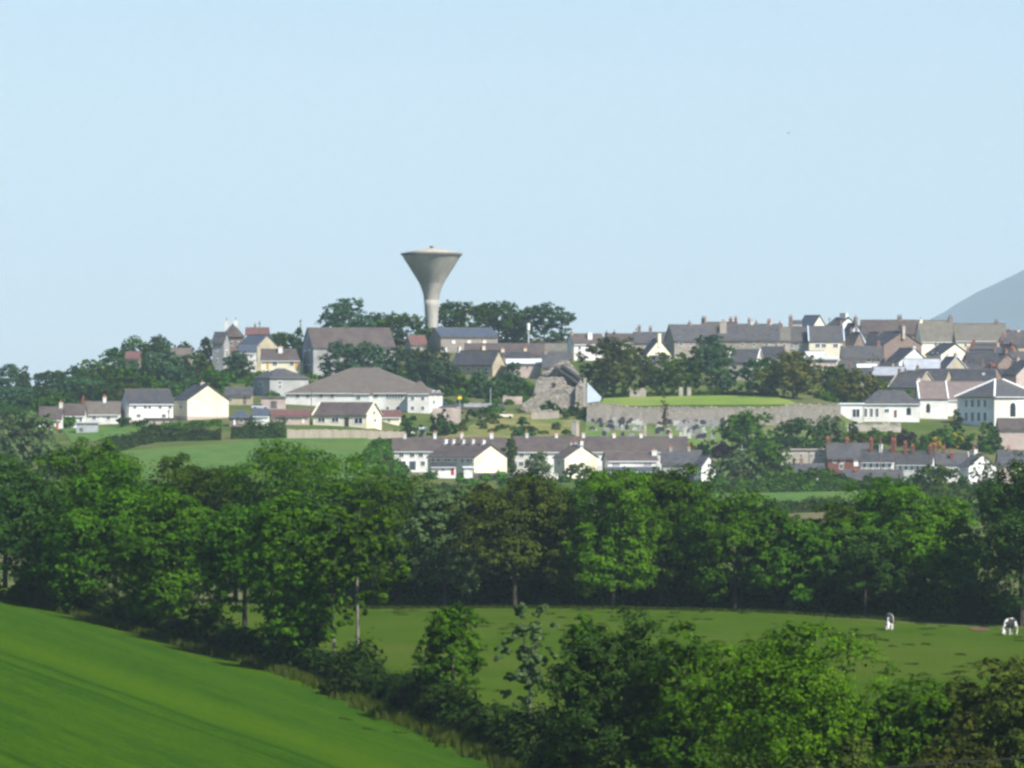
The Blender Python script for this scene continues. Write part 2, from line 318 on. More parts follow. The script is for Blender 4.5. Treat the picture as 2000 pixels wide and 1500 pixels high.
def patch(name, quad, mat, nu=40, nv=40, off=.12, kind='structure', label=None):
    """sheet draped on the terrain between four plan corners; edges follow the listed side points"""
    A, B, C, D = quad          # near-left, near-right, far-right, far-left, each a list of plan points along u for A..B / D..C
    near = np.array(A + B, float) if isinstance(A, list) else np.array([A, B], float)
    far = np.array(D + C, float) if isinstance(D, list) else np.array([D, C], float)
    def samp(poly, n_):
        seg = np.linalg.norm(np.diff(poly, axis=0), axis=1); t = np.r_[0, np.cumsum(seg)]; u = np.linspace(0, t[-1], n_)
        return np.stack([np.interp(u, t, poly[:, 0]), np.interp(u, t, poly[:, 1])], 1)
    a, b_ = samp(near, nu), samp(far, nu); t = np.linspace(0, 1, nv)[:, None, None]
    g = a[None] * (1 - t) + b_[None] * t; g = g.reshape(-1, 2)
    v = np.c_[g, ground(g[:, 0], g[:, 1]) + off]
    i = (np.arange(nv - 1)[:, None] * nu + np.arange(nu - 1)[None]).ravel()
    o = mesh_obj(name, np_mesh(name, v, np.stack([i, i+1, i+nu+1, i+nu], 1), smooth=True), mat)
    return tag(o, kind=kind, label=label)
def q(px, d): return ((px - 1000) / F * d, d)
def qy(px, py, lo=1000, hi=1470):
    return q(px, dfind(px, py, lo, hi))
ys = np.unique(np.r_[np.linspace(-150, 150, 12), np.arange(160, 540, 6), np.arange(540, 990, 20), np.arange(990, 1216, 4), np.arange(1216, 1228, 1.0),
                     np.arange(1228, 1540, 5), np.linspace(1540, 2600, 20), np.linspace(2600, 24400, 20)])
xs = np.unique(np.r_[np.linspace(-9000, -300, 14), np.linspace(-300, -130, 12), np.arange(-130, 131, 3.0), np.linspace(130, 300, 12), np.linspace(300, 9000, 14)])
tag(grid('ground', xs, ys, MAT['town_ground']), 'uneven green and tan ground of the valley and the town hill', kind='structure')

# crop field: hedge edge follows these points
EDGE = [(-60, 1160), (0, 1172), (130, 1202), (250, 1236), (340, 1260), (500, 1302), (620, 1342), (700, 1374), (800, 1420), (900, 1462), (980, 1498), (1060, 1545)]
EDGEW = [qy(px, py, 200, 470) for px, py in EDGE]
far = EDGEW[::1]
near = [q(-700, 190), q(-300, 185), q(200, 180), q(600, 175), q(900, 175)]
patch('crop_field', ([near[0]], near[1:], far[1:], [far[0]]), MAT['crop'], 90, 70, .15, label='bright green crop field sloping down from left with tractor lines')
n, l, rp, strip, b = CROP_STRIPS
ang = R(-71.3)
def across(px, py):
    x, y = qy(px, py, 190, 470); return -math.sin(ang) * x + math.cos(ang) * y
def mixc(a_sock, fac, color, amt):
    mx = n.new('ShaderNodeMix'); mx.data_type = 'RGBA'; mx.inputs['B'].default_value = (*color, 1)
    mm = n.new('ShaderNodeMath'); mm.operation = 'MULTIPLY'; mm.inputs[1].default_value = amt; l.new(fac, mm.inputs[0])
    l.new(mm.outputs[0], mx.inputs['Factor']); l.new(a_sock, mx.inputs['A']); return mx.outputs['Result']
c = rp.outputs[0]
c = mixc(c, strip(across(230, 1335) + .8, 1.2, 2.6), (.056, .106, .004), .5)
c = mixc(c, strip(EDGEW and across(620, 1346) + .3, .6, 2.2), (.050, .094, .004), .6)
for (px, py) in ((150, 1350), (200, 1350), (20, 1490)):
    c = mixc(c, strip(across(px, py) + .8, .22, .3), (.014, .044, .004), .6)
l.new(c, b.inputs['Base Color']); b.inputs['Roughness'].default_value = .8; b.inputs['Specular IOR Level'].default_value = 0
bn = n.new('ShaderNodeTexNoise'); bn.inputs['Scale'].default_value = 3; bn.inputs['Detail'].default_value = 6
tcc = n.new('ShaderNodeTexCoord'); l.new(tcc.outputs['Object'], bn.inputs['Vector'])
bu = n.new('ShaderNodeBump'); bu.inputs['Distance'].default_value = .12; bu.inputs['Strength'].default_value = .8
l.new(bn.outputs[0], bu.inputs['Height']); l.new(bu.outputs[0], b.inputs['Normal'])
# pasture beyond the hedge
pn = [(x + 4, y + 3) for x, y in EDGEW[1:-1]] + [q(1250, 262), q(1600, 250), q(2050, 240), q(2500, 235)]
pf = [q(-40, 470), q(400, 474), q(700, 474), q(1000, 475), q(1300, 475), q(1600, 472), q(1880, 464), q(2060, 462), q(2500, 460)]
patch('pasture', ([pn[0]], pn[1:], pf[1:], [pf[0]]), MAT['pasture_grass'], 100, 60, .12, label='green grazing pasture in front of the dark tree row')
patch('hill_field', ([q(150, 940)], [q(420, 940), q(770, 940)], [qy(560, 856), qy(728, 859)], [qy(200, 884)]),
      MAT['hill_grass'], 50, 40, .15, label='hazy green hillside field below the white timber fence')
patch('upper_paddock', (qy(140, 866), qy(250, 858), qy(430, 826), qy(120, 838)), MAT['hill_grass'], 24, 20, .14, label='small green paddock between grey shed and dark hedge')
patch('rough_slope', (qy(830, 868), qy(1130, 868), qy(1125, 812), qy(985, 808)), MAT['rough_grass'], 30, 24, .15, label='yellowish rough grass slope below the ruin')
patch('graveyard_grass', (q(1135, 1146), q(1440, 1146), q(1640, 1217.5), q(1145, 1217.5)), MAT['grave_grass'], 40, 24, .15, label='mown green graveyard slope below the long stone wall')
patch('castle_lawn', (q(1170, 1225), q(1560, 1225), q(1500, 1258), q(1180, 1262)), MAT['lawn'], 40, 24, .15, label='bright sunlit lawn above the long stone wall')
patch('valley_field', (q(1330, 960), q(2100, 960), q(2100, 1040), q(1330, 1052)), MAT['hill_grass'], 40, 24, .15, label='pale green valley field beneath the terraced houses')
patch('church_lawn', (qy(1640, 862), qy(1740, 850), qy(1740, 828), qy(1650, 826)), MAT['grave_grass'], 20, 12, .15, label='sloping grass bank below the white hall')
patch('back_yards', (q(1590, 1335), q(2150, 1300), q(2150, 1463), q(1560, 1463)), MAT['yard'], 40, 30, .12, label='grey and tan yards and lanes between the packed hillside houses')
patch('bare_soil', ([q(1896, 457)], [q(1905, 454.5), q(1918, 455), q(1934, 456)], [q(1918, 463), q(1930, 461)], [q(1890, 462)]), MAT['soil'], 12, 6, .16, label='small patch of bare brown soil at the pasture edge')
# ------------------------------------------------------------------ mountain
rng = np.random.default_rng(5)
nu, nv = 90, 50
U = np.linspace(-1, 1, nu); V = np.linspace(-1, 1, nv); UU, VV = np.meshgrid(U, V)
MX, MY = 2295, 13000
rr = np.sqrt(UU**2 + VV**2)
hz = np.clip(886 - .5 * rr * 2015, 0, None)
hz = hz + (18 * np.sin(UU * 23 + VV * 5) + 12 * np.sin(UU * 41 - VV * 17) + 8 * np.sin(UU * 67 + VV * 31)) * np.clip(1 - rr * 1.2, 0, 1) ** .5 * .5
v = np.stack([MX + UU.ravel() * 2015, MY + VV.ravel() * 2015, hz.ravel() - 36], 1)
i = (np.arange(nv - 1)[:, None] * nu + np.arange(nu - 1)[None]).ravel()
tag(mesh_obj('mountain', np_mesh('mountain', v, np.stack([i, i+1, i+nu+1, i+nu], 1), smooth=True), MAT['mountain_rock']),
    'blue hazy mountain slope rising behind the town roofs', kind='structure')
# haze: even air from behind the camera to beyond the mountain
hb = MB(); hb.box(-9300, 9300, -400, 24800, -37, 960)
hm = bpy.data.materials.new('haze'); hm.use_nodes = True; hn = hm.node_tree.nodes
hn.remove(hn['Principled BSDF']); pv = hn.new('ShaderNodeVolumePrincipled')
pv.inputs['Color'].default_value = (.66, .84, 1.0, 1); pv.inputs['Density'].default_value = 6.8e-5; pv.inputs['Anisotropy'].default_value = 0
hm.node_tree.links.new(pv.outputs[0], hn['Material Output'].inputs['Volume'])
tag(hb.build('haze', hm), 'thin pale blue summer haze over the whole landscape', kind='stuff')

# ------------------------------------------------------------------ foliage
def unit(a): return a / np.maximum(np.linalg.norm(a, axis=-1, keepdims=True), 1e-9)
def leaf_mesh(name, c, nrm, size, tint, rng, aspect=.62):
    n = len(c); t = unit(np.cross(nrm, rng.normal(size=(n, 3)))); b = np.cross(nrm, t)
    s = (size * rng.uniform(.65, 1.35, n))[:, None]; fold = nrm * s * rng.uniform(-.25, .25, (n, 1))
    v = np.stack([c + t*s, c + b*s*aspect + fold, c - t*s, c - b*s*aspect + fold], 1).reshape(-1, 3)
    return np_mesh(name, v, np.arange(n * 4).reshape(-1, 4), np.repeat(tint, 4))
def crown(w, h, nleaf, leaf, rng, style='round', depth=.9, far=False):
    """foliage in the box w x w*depth x h above z=0: limbs end in lobes, lobes carry clumps, clumps carry leaves"""
    rad = np.array([w / 2, w * depth / 2, h / 2])
    if style == 'cone':
        K = 26; zz = rng.uniform(-1, .95, K); rr = (1 - (zz + 1) / 2) * .75 + .03; a = rng.uniform(0, 2*np.pi, K)
        L = np.stack([rr*np.cos(a), rr*np.sin(a), zz], 1) * .9; lr = (.16 + .2 * (1 - (zz + 1) / 2)) * rad[0] * rng.uniform(.8, 1.2, K)
    elif style == 'airy':
        K = 64; D = unit(rng.normal(size=(K, 3))); L = D * rng.uniform(.15, .95, K)[:, None]; lr = rng.uniform(.09, .19, K) * rad[0]
    elif style == 'bush':
        K = 16; D = unit(rng.normal(size=(K, 3))); L = D * rng.uniform(.3, .7, K)[:, None]; L[:, 2] = np.abs(L[:, 2]) * 1.3 - .65; lr = rng.uniform(.28, .45, K) * rad.min()
    else:
        K = 64 if far else 40
        D = unit(rng.normal(size=(K, 3))); D[:, 2] = np.where(D[:, 2] < -.8, -D[:, 2], D[:, 2])
        L = D * rng.uniform(.40, .68, K)[:, None]; lr = rng.uniform(.26, .44, K) * min(rad[0], rad[2])
        if style == 'round': L[:, :2] *= 1 + .38 * np.clip(D[:, 2:], 0, 1); L[:, 2] *= 1 + .12 * (D[:, 2] > .3)
        if style == 'oval': L[:, :2] *= (1 - .35 * np.clip(L[:, 2:], 0, 1))
        if far: L = unit(L) * rng.uniform(.5, .7, K)[:, None] * np.array([1, 1, 1.05]); lr = rng.uniform(.24, .33, K) * min(rad[0], rad[2])
        L[:4] *= .3; lr[:4] = .55 * min(rad[0], rad[2])
    ctr = L * rad; ctr[:, 2] += rad[2]
    per = (lr ** 2); per = np.maximum((per / per.sum() * nleaf).astype(int), 10)
    cs, ns, ts = [], [], []
    C0 = np.array([0, 0, rad[2] * .8])
    for k in range(K):
        n = per[k]; nc = max(6, n // 26)
        od = unit((ctr[k] - C0)[None])[0]
        cd = unit(rng.normal(size=(nc, 3)) + od * .55 + np.array([0, 0, .25]))
        cc = ctr[k] + cd * lr[k] * rng.uniform(.72, 1.02, nc)[:, None] * np.array([1, 1, .82])
        cr = np.minimum(lr[k] * rng.uniform(.24, .44, nc), .95)
        idx = rng.integers(0, nc, n); ld = unit(rng.normal(size=(n, 3)) + np.array([0, 0, .6]))
        p = cc[idx] + ld * (cr[idx] * rng.uniform(.35, 1.0, n))[:, None] * np.array([1, 1, .6])
        nn = unit(ld * .55 + cd[idx] * .8 + np.array([0, 0, .2]) + rng.normal(size=(n, 3)) * .32)
        ct = np.clip(.5 + rng.normal(size=nc) * .28, 0, 1)
        cs.append(p); ns.append(nn); ts.append(np.clip(ct[idx] + rng.normal(size=n) * .18, 0, 1))
    c = np.concatenate(cs); nr = np.concatenate(ns); t = np.concatenate(ts)
    return c, nr, t, ctr, lr
BARE = {}
def tree(name, label, px, ytop, ybase, wpx, d=None, kind='mid', style='round', nleaf=None, leaf=None, bare=.10, group=None, lean=0, cat='tree', trunk='bark', seed=None, lo=1000, hi=1470, depth=.9):
    if d is None: d = dfind(px, ybase, lo, hi)
    k = d / F; x = (px - 1000) * k; zb = gz(x, d); ztop = (800 - ytop) * k; h = max(ztop - zb, 1.0); w = wpx * k
    rng = np.random.default_rng(seed or (int(px * 7 + ytop * 13 + d) % 99991))
    area = math.pi * w * h
    leaf = leaf or (.115 if d < 360 else .165 if d < 560 else .37)
    nleaf = nleaf * 2 if nleaf else int(np.clip(area * (1.7 if d < 360 else 1.55 if d < 560 else 1.5) / (leaf * leaf), 500, 27000))
    root = empty(name, (x, d, zb)); tag(root, label, cat, group)
    hc = h * (1 - bare)
    c, nr, t, ctr, lr = crown(w, hc, nleaf, leaf, rng, style, depth, d > 700)
    top = np.percentile(c[:, 2], 99.6); bot = np.percentile(c[:, 2], .6); fz = hc / (top - bot); c[:, 2] = (c[:, 2] - bot) * fz; ctr[:, 2] = (ctr[:, 2] - bot) * fz
    half = np.percentile(np.abs(c[:, 0]), 98.5); f = (w / 2) / half; c[:, :2] *= f; ctr[:, :2] *= f
    c[:, 2] += h * bare; ctr[:, 2] += h * bare; c[:, 0] += lean * c[:, 2]; ctr[:, 0] += lean * ctr[:, 2]
    mesh_obj('crown', leaf_mesh('crown', c, nr, leaf, t, rng), MAT['leaf_' + kind], root)
    mb = MB(); r0 = max(.10, min(.55, h * (.011 if style == 'airy' else .022))); fork = Vector((lean * h * .4, 0, h * (bare + (1 - bare) * .28)))
    mb.tube((0, 0, -.6), fork, r0, r0 * .62)
    if style == 'cone': mb.tube(fork, (lean * h, 0, h * .93), r0 * .62, .03)
    else:
        up = [j for j in np.argsort(-lr) if ctr[j][2] > fork.z + .12 * h][:9]
        for j in up:
            e = Vector(ctr[j]); mid = fork.lerp(e, .45) + Vector((0, 0, .03 * h))
            mb.tube(fork, mid, r0 * .42, r0 * .28, 5); mb.tube(mid, e, r0 * .28, r0 * .1, 5)
    mb.build('trunk', MAT[trunk], root)
    return root
def hedge(name, label, pts, h, w, kind='dark', leaf=.25, dens=1.0, cat='hedge', group=None, seed=1, lump=.3, bank=True, ragged=.25):
    """pts plan points; leafy ridge of height h and width w"""
    rng = np.random.default_rng(seed); pts = np.array(pts, float); seg = np.linalg.norm(np.diff(pts, axis=0), axis=1); t = np.r_[0, np.cumsum(seg)]; Ln = t[-1]
    n = int(min(Ln * (2 * h + w) * 1.5 / (leaf * leaf) * dens, 60000))
    u = rng.uniform(0, Ln, n); X = np.interp(u, t, pts[:, 0]); Y = np.interp(u, t, pts[:, 1])
    dx = np.interp(u + .5, t, pts[:, 0]) - np.interp(u - .5, t, pts[:, 0]); dy = np.interp(u + .5, t, pts[:, 1]) - np.interp(u - .5, t, pts[:, 1])
    ln = np.hypot(dx, dy) + 1e-6; nx, ny = -dy / ln, dx / ln
    nz = max(2, int(Ln / max(.6, h * .7))); hv = 1 + ragged * rng.normal(size=nz + 2); wv = 1 + .2 * rng.normal(size=nz + 2)
    hh = h * np.clip(np.interp(u / Ln * nz, np.arange(nz + 2), hv), .45, 1.7); ww = w / 2 * np.clip(np.interp(u / Ln * nz, np.arange(nz + 2), wv), .5, 1.6)
    a = rng.uniform(-.15, math.pi + .15, n); r = 1 + lump * rng.normal(size=n) * .4 - .12 * np.abs(np.sin(u * 2.1 + a * 3)) 
    side = np.cos(a) * r; up = np.clip(np.abs(np.sin(a)) ** .6, 0, 1) * r
    zg = ground(X + nx * ww * side, Y + ny * ww * side)
    c = np.stack([X + nx * ww * side, Y + ny * ww * side, zg + hh * up * np.where(np.abs(side) > .8, rng.uniform(.1, 1, n), 1)], 1)
    nr = unit(np.stack([nx * side, ny * side, up + .3], 1) + rng.normal(size=(n, 3)) * .5)
    o0 = np.array([pts[:, 0].mean(), pts[:, 1].mean()]); o = np.array([o0[0], o0[1], gz(*o0)])
    tint = np.clip(.5 + .3 * np.sin(u * 1.3 + a * 2) + rng.normal(size=n) * .2, 0, 1)
    root = mesh_obj(name, leaf_mesh(name, c - o, nr, leaf, tint, rng), MAT['leaf_' + kind], loc=o)
    tag(root, label, cat, group)
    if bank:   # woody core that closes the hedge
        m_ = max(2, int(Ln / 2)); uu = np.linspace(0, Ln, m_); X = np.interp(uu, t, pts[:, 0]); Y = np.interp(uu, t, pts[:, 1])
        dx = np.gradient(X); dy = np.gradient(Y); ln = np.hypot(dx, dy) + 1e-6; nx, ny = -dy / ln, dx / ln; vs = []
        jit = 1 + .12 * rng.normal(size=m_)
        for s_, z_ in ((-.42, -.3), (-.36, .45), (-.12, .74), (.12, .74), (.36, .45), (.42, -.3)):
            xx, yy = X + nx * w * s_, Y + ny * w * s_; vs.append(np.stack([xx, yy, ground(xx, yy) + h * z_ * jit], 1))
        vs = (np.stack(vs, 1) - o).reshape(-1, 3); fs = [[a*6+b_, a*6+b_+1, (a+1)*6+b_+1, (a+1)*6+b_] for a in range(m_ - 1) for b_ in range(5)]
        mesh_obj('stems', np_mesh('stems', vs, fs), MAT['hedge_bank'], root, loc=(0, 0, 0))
    return root
# ------------------------------------------------------------------ building kit
UNIT = {}
def unit_mesh(key):
    if key in UNIT: return UNIT[key]
    mb = MB()
    if key == 'pane': mb.box(-.5, .5, -.02, .1, -.5, .5); m_ = 'glass'
    elif key == 'frame':
        for a in ((-.58, -.46, -.55, .55), (.46, .58, -.55, .55), (-.46, .46, .46, .58), (-.46, .46, -.58, -.46), (-.03, .03, -.46, .46)): mb.box(a[0], a[1], -.05, .05, a[2], a[3])
        m_ = 'white_paint'
    elif key in ('arch_pane', 'arch_frame'):
        g = 1.0 if key == 'arch_pane' else 1.16; pr = [(-.5*g, -.5*g), (.5*g, -.5*g), (.5*g, .2)] + [(.5*g*math.cos(a), .2 + .3*g*math.sin(a)) for a in np.linspace(.3, math.pi-.3, 7)] + [(-.5*g, .2)]
        yo = -.03 if key == 'arch_pane' else .0; nn = len(pr)
        mb.v = [(x, yo, z) for x, z in pr] + [(x, .1, z) for x, z in pr]; mb.f = [tuple(range(nn))] + [(i, i + nn, (i+1) % nn + nn, (i+1) % nn) for i in range(nn)]
        m_ = 'glass' if key == 'arch_pane' else 'white_paint'
    elif key == 'round_pane':
        pr = [(.5*math.cos(a), .5*math.sin(a)) for a in np.linspace(0, 2*math.pi, 14)[:-1]]; nn = len(pr)
        mb.v = [(x, -.06, z) for x, z in pr] + [(x, .1, z) for x, z in pr]; mb.f = [tuple(range(nn))] + [(i, i + nn, (i+1) % nn + nn, (i+1) % nn) for i in range(nn)]; m_ = 'white_paint'
    elif key == 'door': mb.box(-.5, .5, -.04, .1, -.5, .5); m_ = 'glass'
    elif key == 'handle': mb.box(.28, .40, -.09, .0, -.04, .04); m_ = 'metal_grey'
    elif key == 'pot':
        mb.lathe([(.17, 0), (.13, .1), (.12, .5), (.16, .55), (.16, .62)], 8); m_ = 'pot'
    me = mb.mesh(key); me.materials.append(MAT[m_]); UNIT[key] = me; return me
def mat_copy(me, key, mat):
    k2 = key + '_' + mat
    if k2 not in UNIT:
        m2 = me.copy(); m2.materials.clear(); m2.materials.append(MAT[mat]); UNIT[k2] = m2
    return UNIT[k2]
def house(name, label, x0, x1, yb, ye, yr, rz=0, xg=None, D=7.5, d=None, wall='white', roof='slate', hip=0, win=(), ch=(), group=None,
          cat='house', over=.3, found=3.5, asym=0, coping=None, flat=False, lo=1000, hi=1465, plinth=None, hipline=None):
    """x0..x1 front wall columns, xg far edge of the gable that shows, rows yb base, ye eaves, yr ridge"""
    th = R(rz); cx_ = x1 if rz < 0 else x0 if rz > 0 else (x0 + x1) / 2
    if d is None: d = dfind(cx_, yb, lo, hi)
    k = d / F; c, s = math.cos(th), math.sin(th); ex = Vector((c, s, 0)); ey = Vector((-s, c, 0))
    Lh = (x1 - x0) * k / c
    if rz and xg is not None: D = abs(xg - (x1 if rz < 0 else x0)) * k / abs(s)
    zb = (800 - yb) * k; he = (yb - ye) * k; hr = (ye - yr) * k
    C = Vector(((cx_ - 1000) * k, d, zb))
    ctr = C + ey * D / 2 + (ex * (-Lh / 2) if rz < 0 else ex * (Lh / 2) if rz > 0 else Vector())
    root = empty(name, ctr, th); tag(root, label, cat, group)
    hL, hD = Lh / 2, D / 2
    w = MB()
    if flat or hip: w.box(-hL, hL, -hD, hD, -found, he)
    else:
        ya = asym * hD
        w.prism([(-hD, -found), (hD, -found), (hD, he), (ya, he + hr), (-hD, he)], -hL, hL)
    w.build('wall', MAT[wall], root)
    if plinth:
        pb = MB(); pb.box(-hL - .05, hL + .05, -hD - .05, hD + .05, -found, plinth[1] * k); pb.build('plinth', MAT[plinth[0]], root)
    r = MB(); t = .18
    if flat: r.box(-hL - over, hL + over, -hD - over, hD + over, he, he + max(hr, .25))
    elif hip:
        ins = min(hip * hD, hL - .05); o = over; zo = he - .02; n0 = len(r.v)
        r.v += [(-hL-o, -hD-o, zo), (hL+o, -hD-o, zo), (hL+o, hD+o, zo), (-hL-o, hD+o, zo), (-hL+ins, 0, he+hr), (hL-ins, 0, he+hr),
                (-hL-o, -hD-o, zo-.2), (hL+o, -hD-o, zo-.2), (hL+o, hD+o, zo-.2), (-hL-o, hD+o, zo-.2)]
        r.f += [(0, 1, 5, 4), (1, 2, 5), (2, 3, 4, 5), (3, 0, 4), (6, 7, 1, 0), (7, 8, 2, 1), (8, 9, 3, 2), (9, 6, 0, 3), (9, 8, 7, 6)]
        if hipline:
            for (A_, B_) in ((0, 4), (1, 5), (3, 4), (2, 5)):
                hb_ = MB(); hb_.tube(Vector(r.v[A_]) + Vector((0, 0, .08)), Vector(r.v[B_]) + Vector((0, 0, .08)), .28, .28, 5); hb_.build('hip_ridge', MAT[hipline], root)
    else:
        ya = asym * hD; sl = hr / (hD + ya) * over; sr = hr / (hD - ya) * over; ro = min(over, .25)
        r.prism([(-hD - over, he - sl + .03), (ya, he + hr + .03), (hD + over, he - sr + .03), (hD + over, he - sr + .03 + t), (ya, he + hr + .06 + t), (-hD - over, he - sl + .03 + t)][::1], -hL - ro, hL + ro)
    r.build('roof', MAT[roof], root)
    if not flat:
        rc = MB(); ins = min(hip * hD, hL - .05) if hip else -.26
        rc.box(-hL + ins, hL - ins, (asym * hD if not hip else 0) - .14, (asym * hD if not hip else 0) + .14, he + hr + (.02 if hip else .18), he + hr + (.14 if hip else .34))
        if hL - ins > .3: rc.build('ridge_tiles', MAT['grey_pot'], root)
    if coping and not hip:
        for sg in (-1, 1):
            cp = MB(); u0 = sg * (hL + .27); cp.prism([(-hD - over, he - sl + .2), (ya, he + hr + .22), (hD + over, he - sr + .2), (hD + over, he - sr + .38), (ya, he + hr + .42), (-hD - over, he - sl + .38)], min(u0, u0 - sg * .28), max(u0, u0 - sg * .28))
            cp.build('coping', MAT[coping], root)
    if not flat and not coping:      # gutter along the eaves that show
        g = MB(); zg_ = he - (hr / hD * over if not hip else 0) - .05
        g.box(-hL - .05, hL + .05, -hD - over - .13, -hD - over - .01, zg_ - .1, zg_ + .06); g.build('gutter', MAT['white_paint' if wall in ('white', 'cream') else 'grey_pot'], root)
    for wd in win:
        face, px, py, wp, hp = wd[:5]; kind = wd[5] if len(wd) > 5 else 'w'
        X = (px - 1000) * k; z = (800 - py) * k - zb
        if face == 'F': u = (X - ctr.x + ey.x * hD) / ex.x; pos = (u, -hD - .03, z); rot = 0; sc = wp * k / abs(ex.x); u_ok = abs(u) < hL
        elif face == 'R': v_ = (X - ctr.x - ex.x * hL) / ey.x; pos = (hL + .03, v_, z); rot = R(90); sc = wp * k / abs(ey.x)
        else: v_ = (X - ctr.x + ex.x * hL) / ey.x; pos = (-hL - .03, v_, z); rot = R(-90); sc = wp * k / abs(ey.x)
        key = {'w': 'pane', 'a': 'arch_pane', 'o': 'round_pane', 'd': 'door', 'g': 'pane'}.get(kind[0], 'door')
        me = unit_mesh(key)
        if kind[0] == 'd' and len(kind) > 1: me = mat_copy(me, 'door', kind[1:])
        po = mesh_obj('door' if kind[0] == 'd' else 'window', me, None, root, pos); po.rotation_euler = (0, 0, rot); po.scale = (sc, 1, hp * k)
        if kind[0] in 'wa': mesh_obj('frame', unit_mesh('frame' if kind[0] == 'w' else 'arch_frame'), None, po)
        if kind[0] == 'd': mesh_obj('handle', unit_mesh('handle'), None, po)
    for cc in ch:
        px, yt, wp, cm = cc[:4]; pots = cc[4] if len(cc) > 4 else 2; yo = cc[5] if len(cc) > 5 else 0; pm = cc[6] if len(cc) > 6 else 'pot'
        X = (px - 1000) * k; u = (X - ctr.x - ey.x * yo * hD) / ex.x; u = max(-hL + .3, min(hL - .3, u)); ztop = (800 - yt) * k - zb
        zr = he + hr * (1 - abs(yo)); a = max(wp * k / 2, .3); m = MB(); ztop = max(ztop, zr + .5)
        m.box(-a, a, -.42, .42, zr - 1.0 - hr * .25, ztop - .16); m.box(-a - .08, a + .08, -.5, .5, ztop - .16, ztop)
        co = m.build('chimney', MAT[cm], root, (u, yo * hD, 0))
        for j in range(pots):
            po = mesh_obj('chimney_pot', unit_mesh('pot') if pm == 'pot' else mat_copy(unit_mesh('pot'), 'pot', pm), None, co, ((j - (pots - 1) / 2) * min(.5, 2 * a / max(pots, 1)), 0, ztop))
    return root
def WR(face, py, w, h, pxs, kind='w'): return [(face, p, py, w, h, kind) for p in pxs]
# ------------------------------------------------------------------ water tower
D_T = 1436.0; k = D_T / F
tw = empty('water_tower', ((842.5 - 1000) * k, D_T + 3, (800 - 650) * k)); tag(tw, 'tall concrete water tower with wide funnel bowl on hilltop', 'water tower')
def zt(y): return (650 - y) * k
def stepped(pts, ring=1.0, rel=.05):
    out = []; pts = [(p[0], p[1]) for p in pts]; z0, z1 = pts[0][1], pts[-1][1]; zs = np.arange(z0, z1, ring)
    rr = np.interp(zs, [p[1] for p in pts], [p[0] for p in pts])
    for z, r_ in zip(zs, rr):
        g = lambda q: float(np.interp(q, [p[1] for p in pts], [p[0] for p in pts]))
        out += [(g(z) - rel, z), (g(z + .05), z + .05), (g(z + ring * .92), z + ring * .92), (g(z + ring * .96) - rel, z + ring * .96)]
    out.append(pts[-1]); return out
m = MB(); m.lathe([(r * k / 2, zt(y)) for r, y in ((24, 668), (23.5, 644), (25, 630), (26.5, 612), (28, 598), (30, 585))], 40); m.build('stem', MAT['concrete'], tw, smooth=True)
m = MB(); m.lathe(stepped([(r * k / 2, zt(y)) for r, y in ((30, 585), (33, 574), (39, 564), (48.5, 552), (116, 498.5))], .9, .06), 64); m.build('bowl', MAT['concrete'], tw, smooth=False)
m = MB(); m.lathe([(58 * k, zt(498.6)), (60.3 * k, zt(497.6)), (60.3 * k, zt(494.2)), (58.5 * k, zt(494))], 64); m.build('rim', MAT['concrete_dark'], tw)
m = MB(); m.lathe([(58.6 * k, zt(494.2)), (30 * k, zt(488.4)), (6 * k, zt(484.2)), (.1, zt(484))], 64); m.build('roof', MAT['concrete_light'], tw, smooth=True)
m = MB(); m.lathe([(3.2 * k, zt(484.4)), (3.2 * k, zt(482)), (4.4 * k, zt(481.8)), (4.0 * k, zt(480.2)), (.1, zt(479.4))], 16); m.build('vent', MAT['concrete_dark'], tw)
for a_ in range(12):
    m = MB(); aa = 2 * math.pi * a_ / 12 + .1; m.tube((60 * k * math.cos(aa), 60 * k * math.sin(aa), zt(494)), (60 * k * math.cos(aa), 60 * k * math.sin(aa), zt(494) + .7), .05, .05, 5)
    m.build('rail_post', MAT['metal_grey'], tw)

# ------------------------------------------------------------------ left hillside
house('cottage', 'lowest brown roofed white cottage at left end of the stepped row', 76, 119, 840, 819, 797, D=7, wall='white', roof='brown_tile', win=WR('F', 828, 5, 8, [97, 104]) + [('F', 112, 833, 4, 12, 'dred_paint')], ch=[(118, 786, 7, 'white', 1)])
house('cottage', 'middle white cottage of the stepped row behind the grey shed', 119.4, 164, 836, 811, 791, D=7, wall='white', roof='brown_tile', win=WR('F', 820, 5, 7, [133, 158]), ch=[(160, 778, 6, 'brick', 1)])
house('cottage', 'right white cottage of the stepped row with grey brown roof', 164.4, 233, 829, 808, 786, D=7, wall='white', roof='grey_tile', win=WR('F', 816, 7, 7, [184, 212]) + [('F', 197, 819, 4, 11, 'dwhite_paint')], ch=[(202, 776, 6, 'white', 2)])
house('house', 'white two storey house with dark slate roof and shaded grey end wall', 252, 336, 826, 787, 762, rz=22, xg=233, wall='white', roof='dark_slate', win=WR('F', 795, 6, 7, [263, 283, 291, 311, 330]) + WR('F', 812, 8, 7, [270, 318]), plinth=('pink_block', 7))
house('house', 'white house showing a large blank cream gable next to dark roof', 336, 366, 821, 781, 752, rz=-62, xg=444, wall='cream', roof='dark_slate', ch=[(392, 747, 6, 'white', 1)], plinth=('pink_block', 8), win=[('F', 352, 795, 6, 6)])
house('garden_shed', 'pink block outbuilding below the white slate roofed house', 282, 340, 829, 819, 816, D=4, wall='pink_block', roof='grey_tile', flat=True, cat='shed')
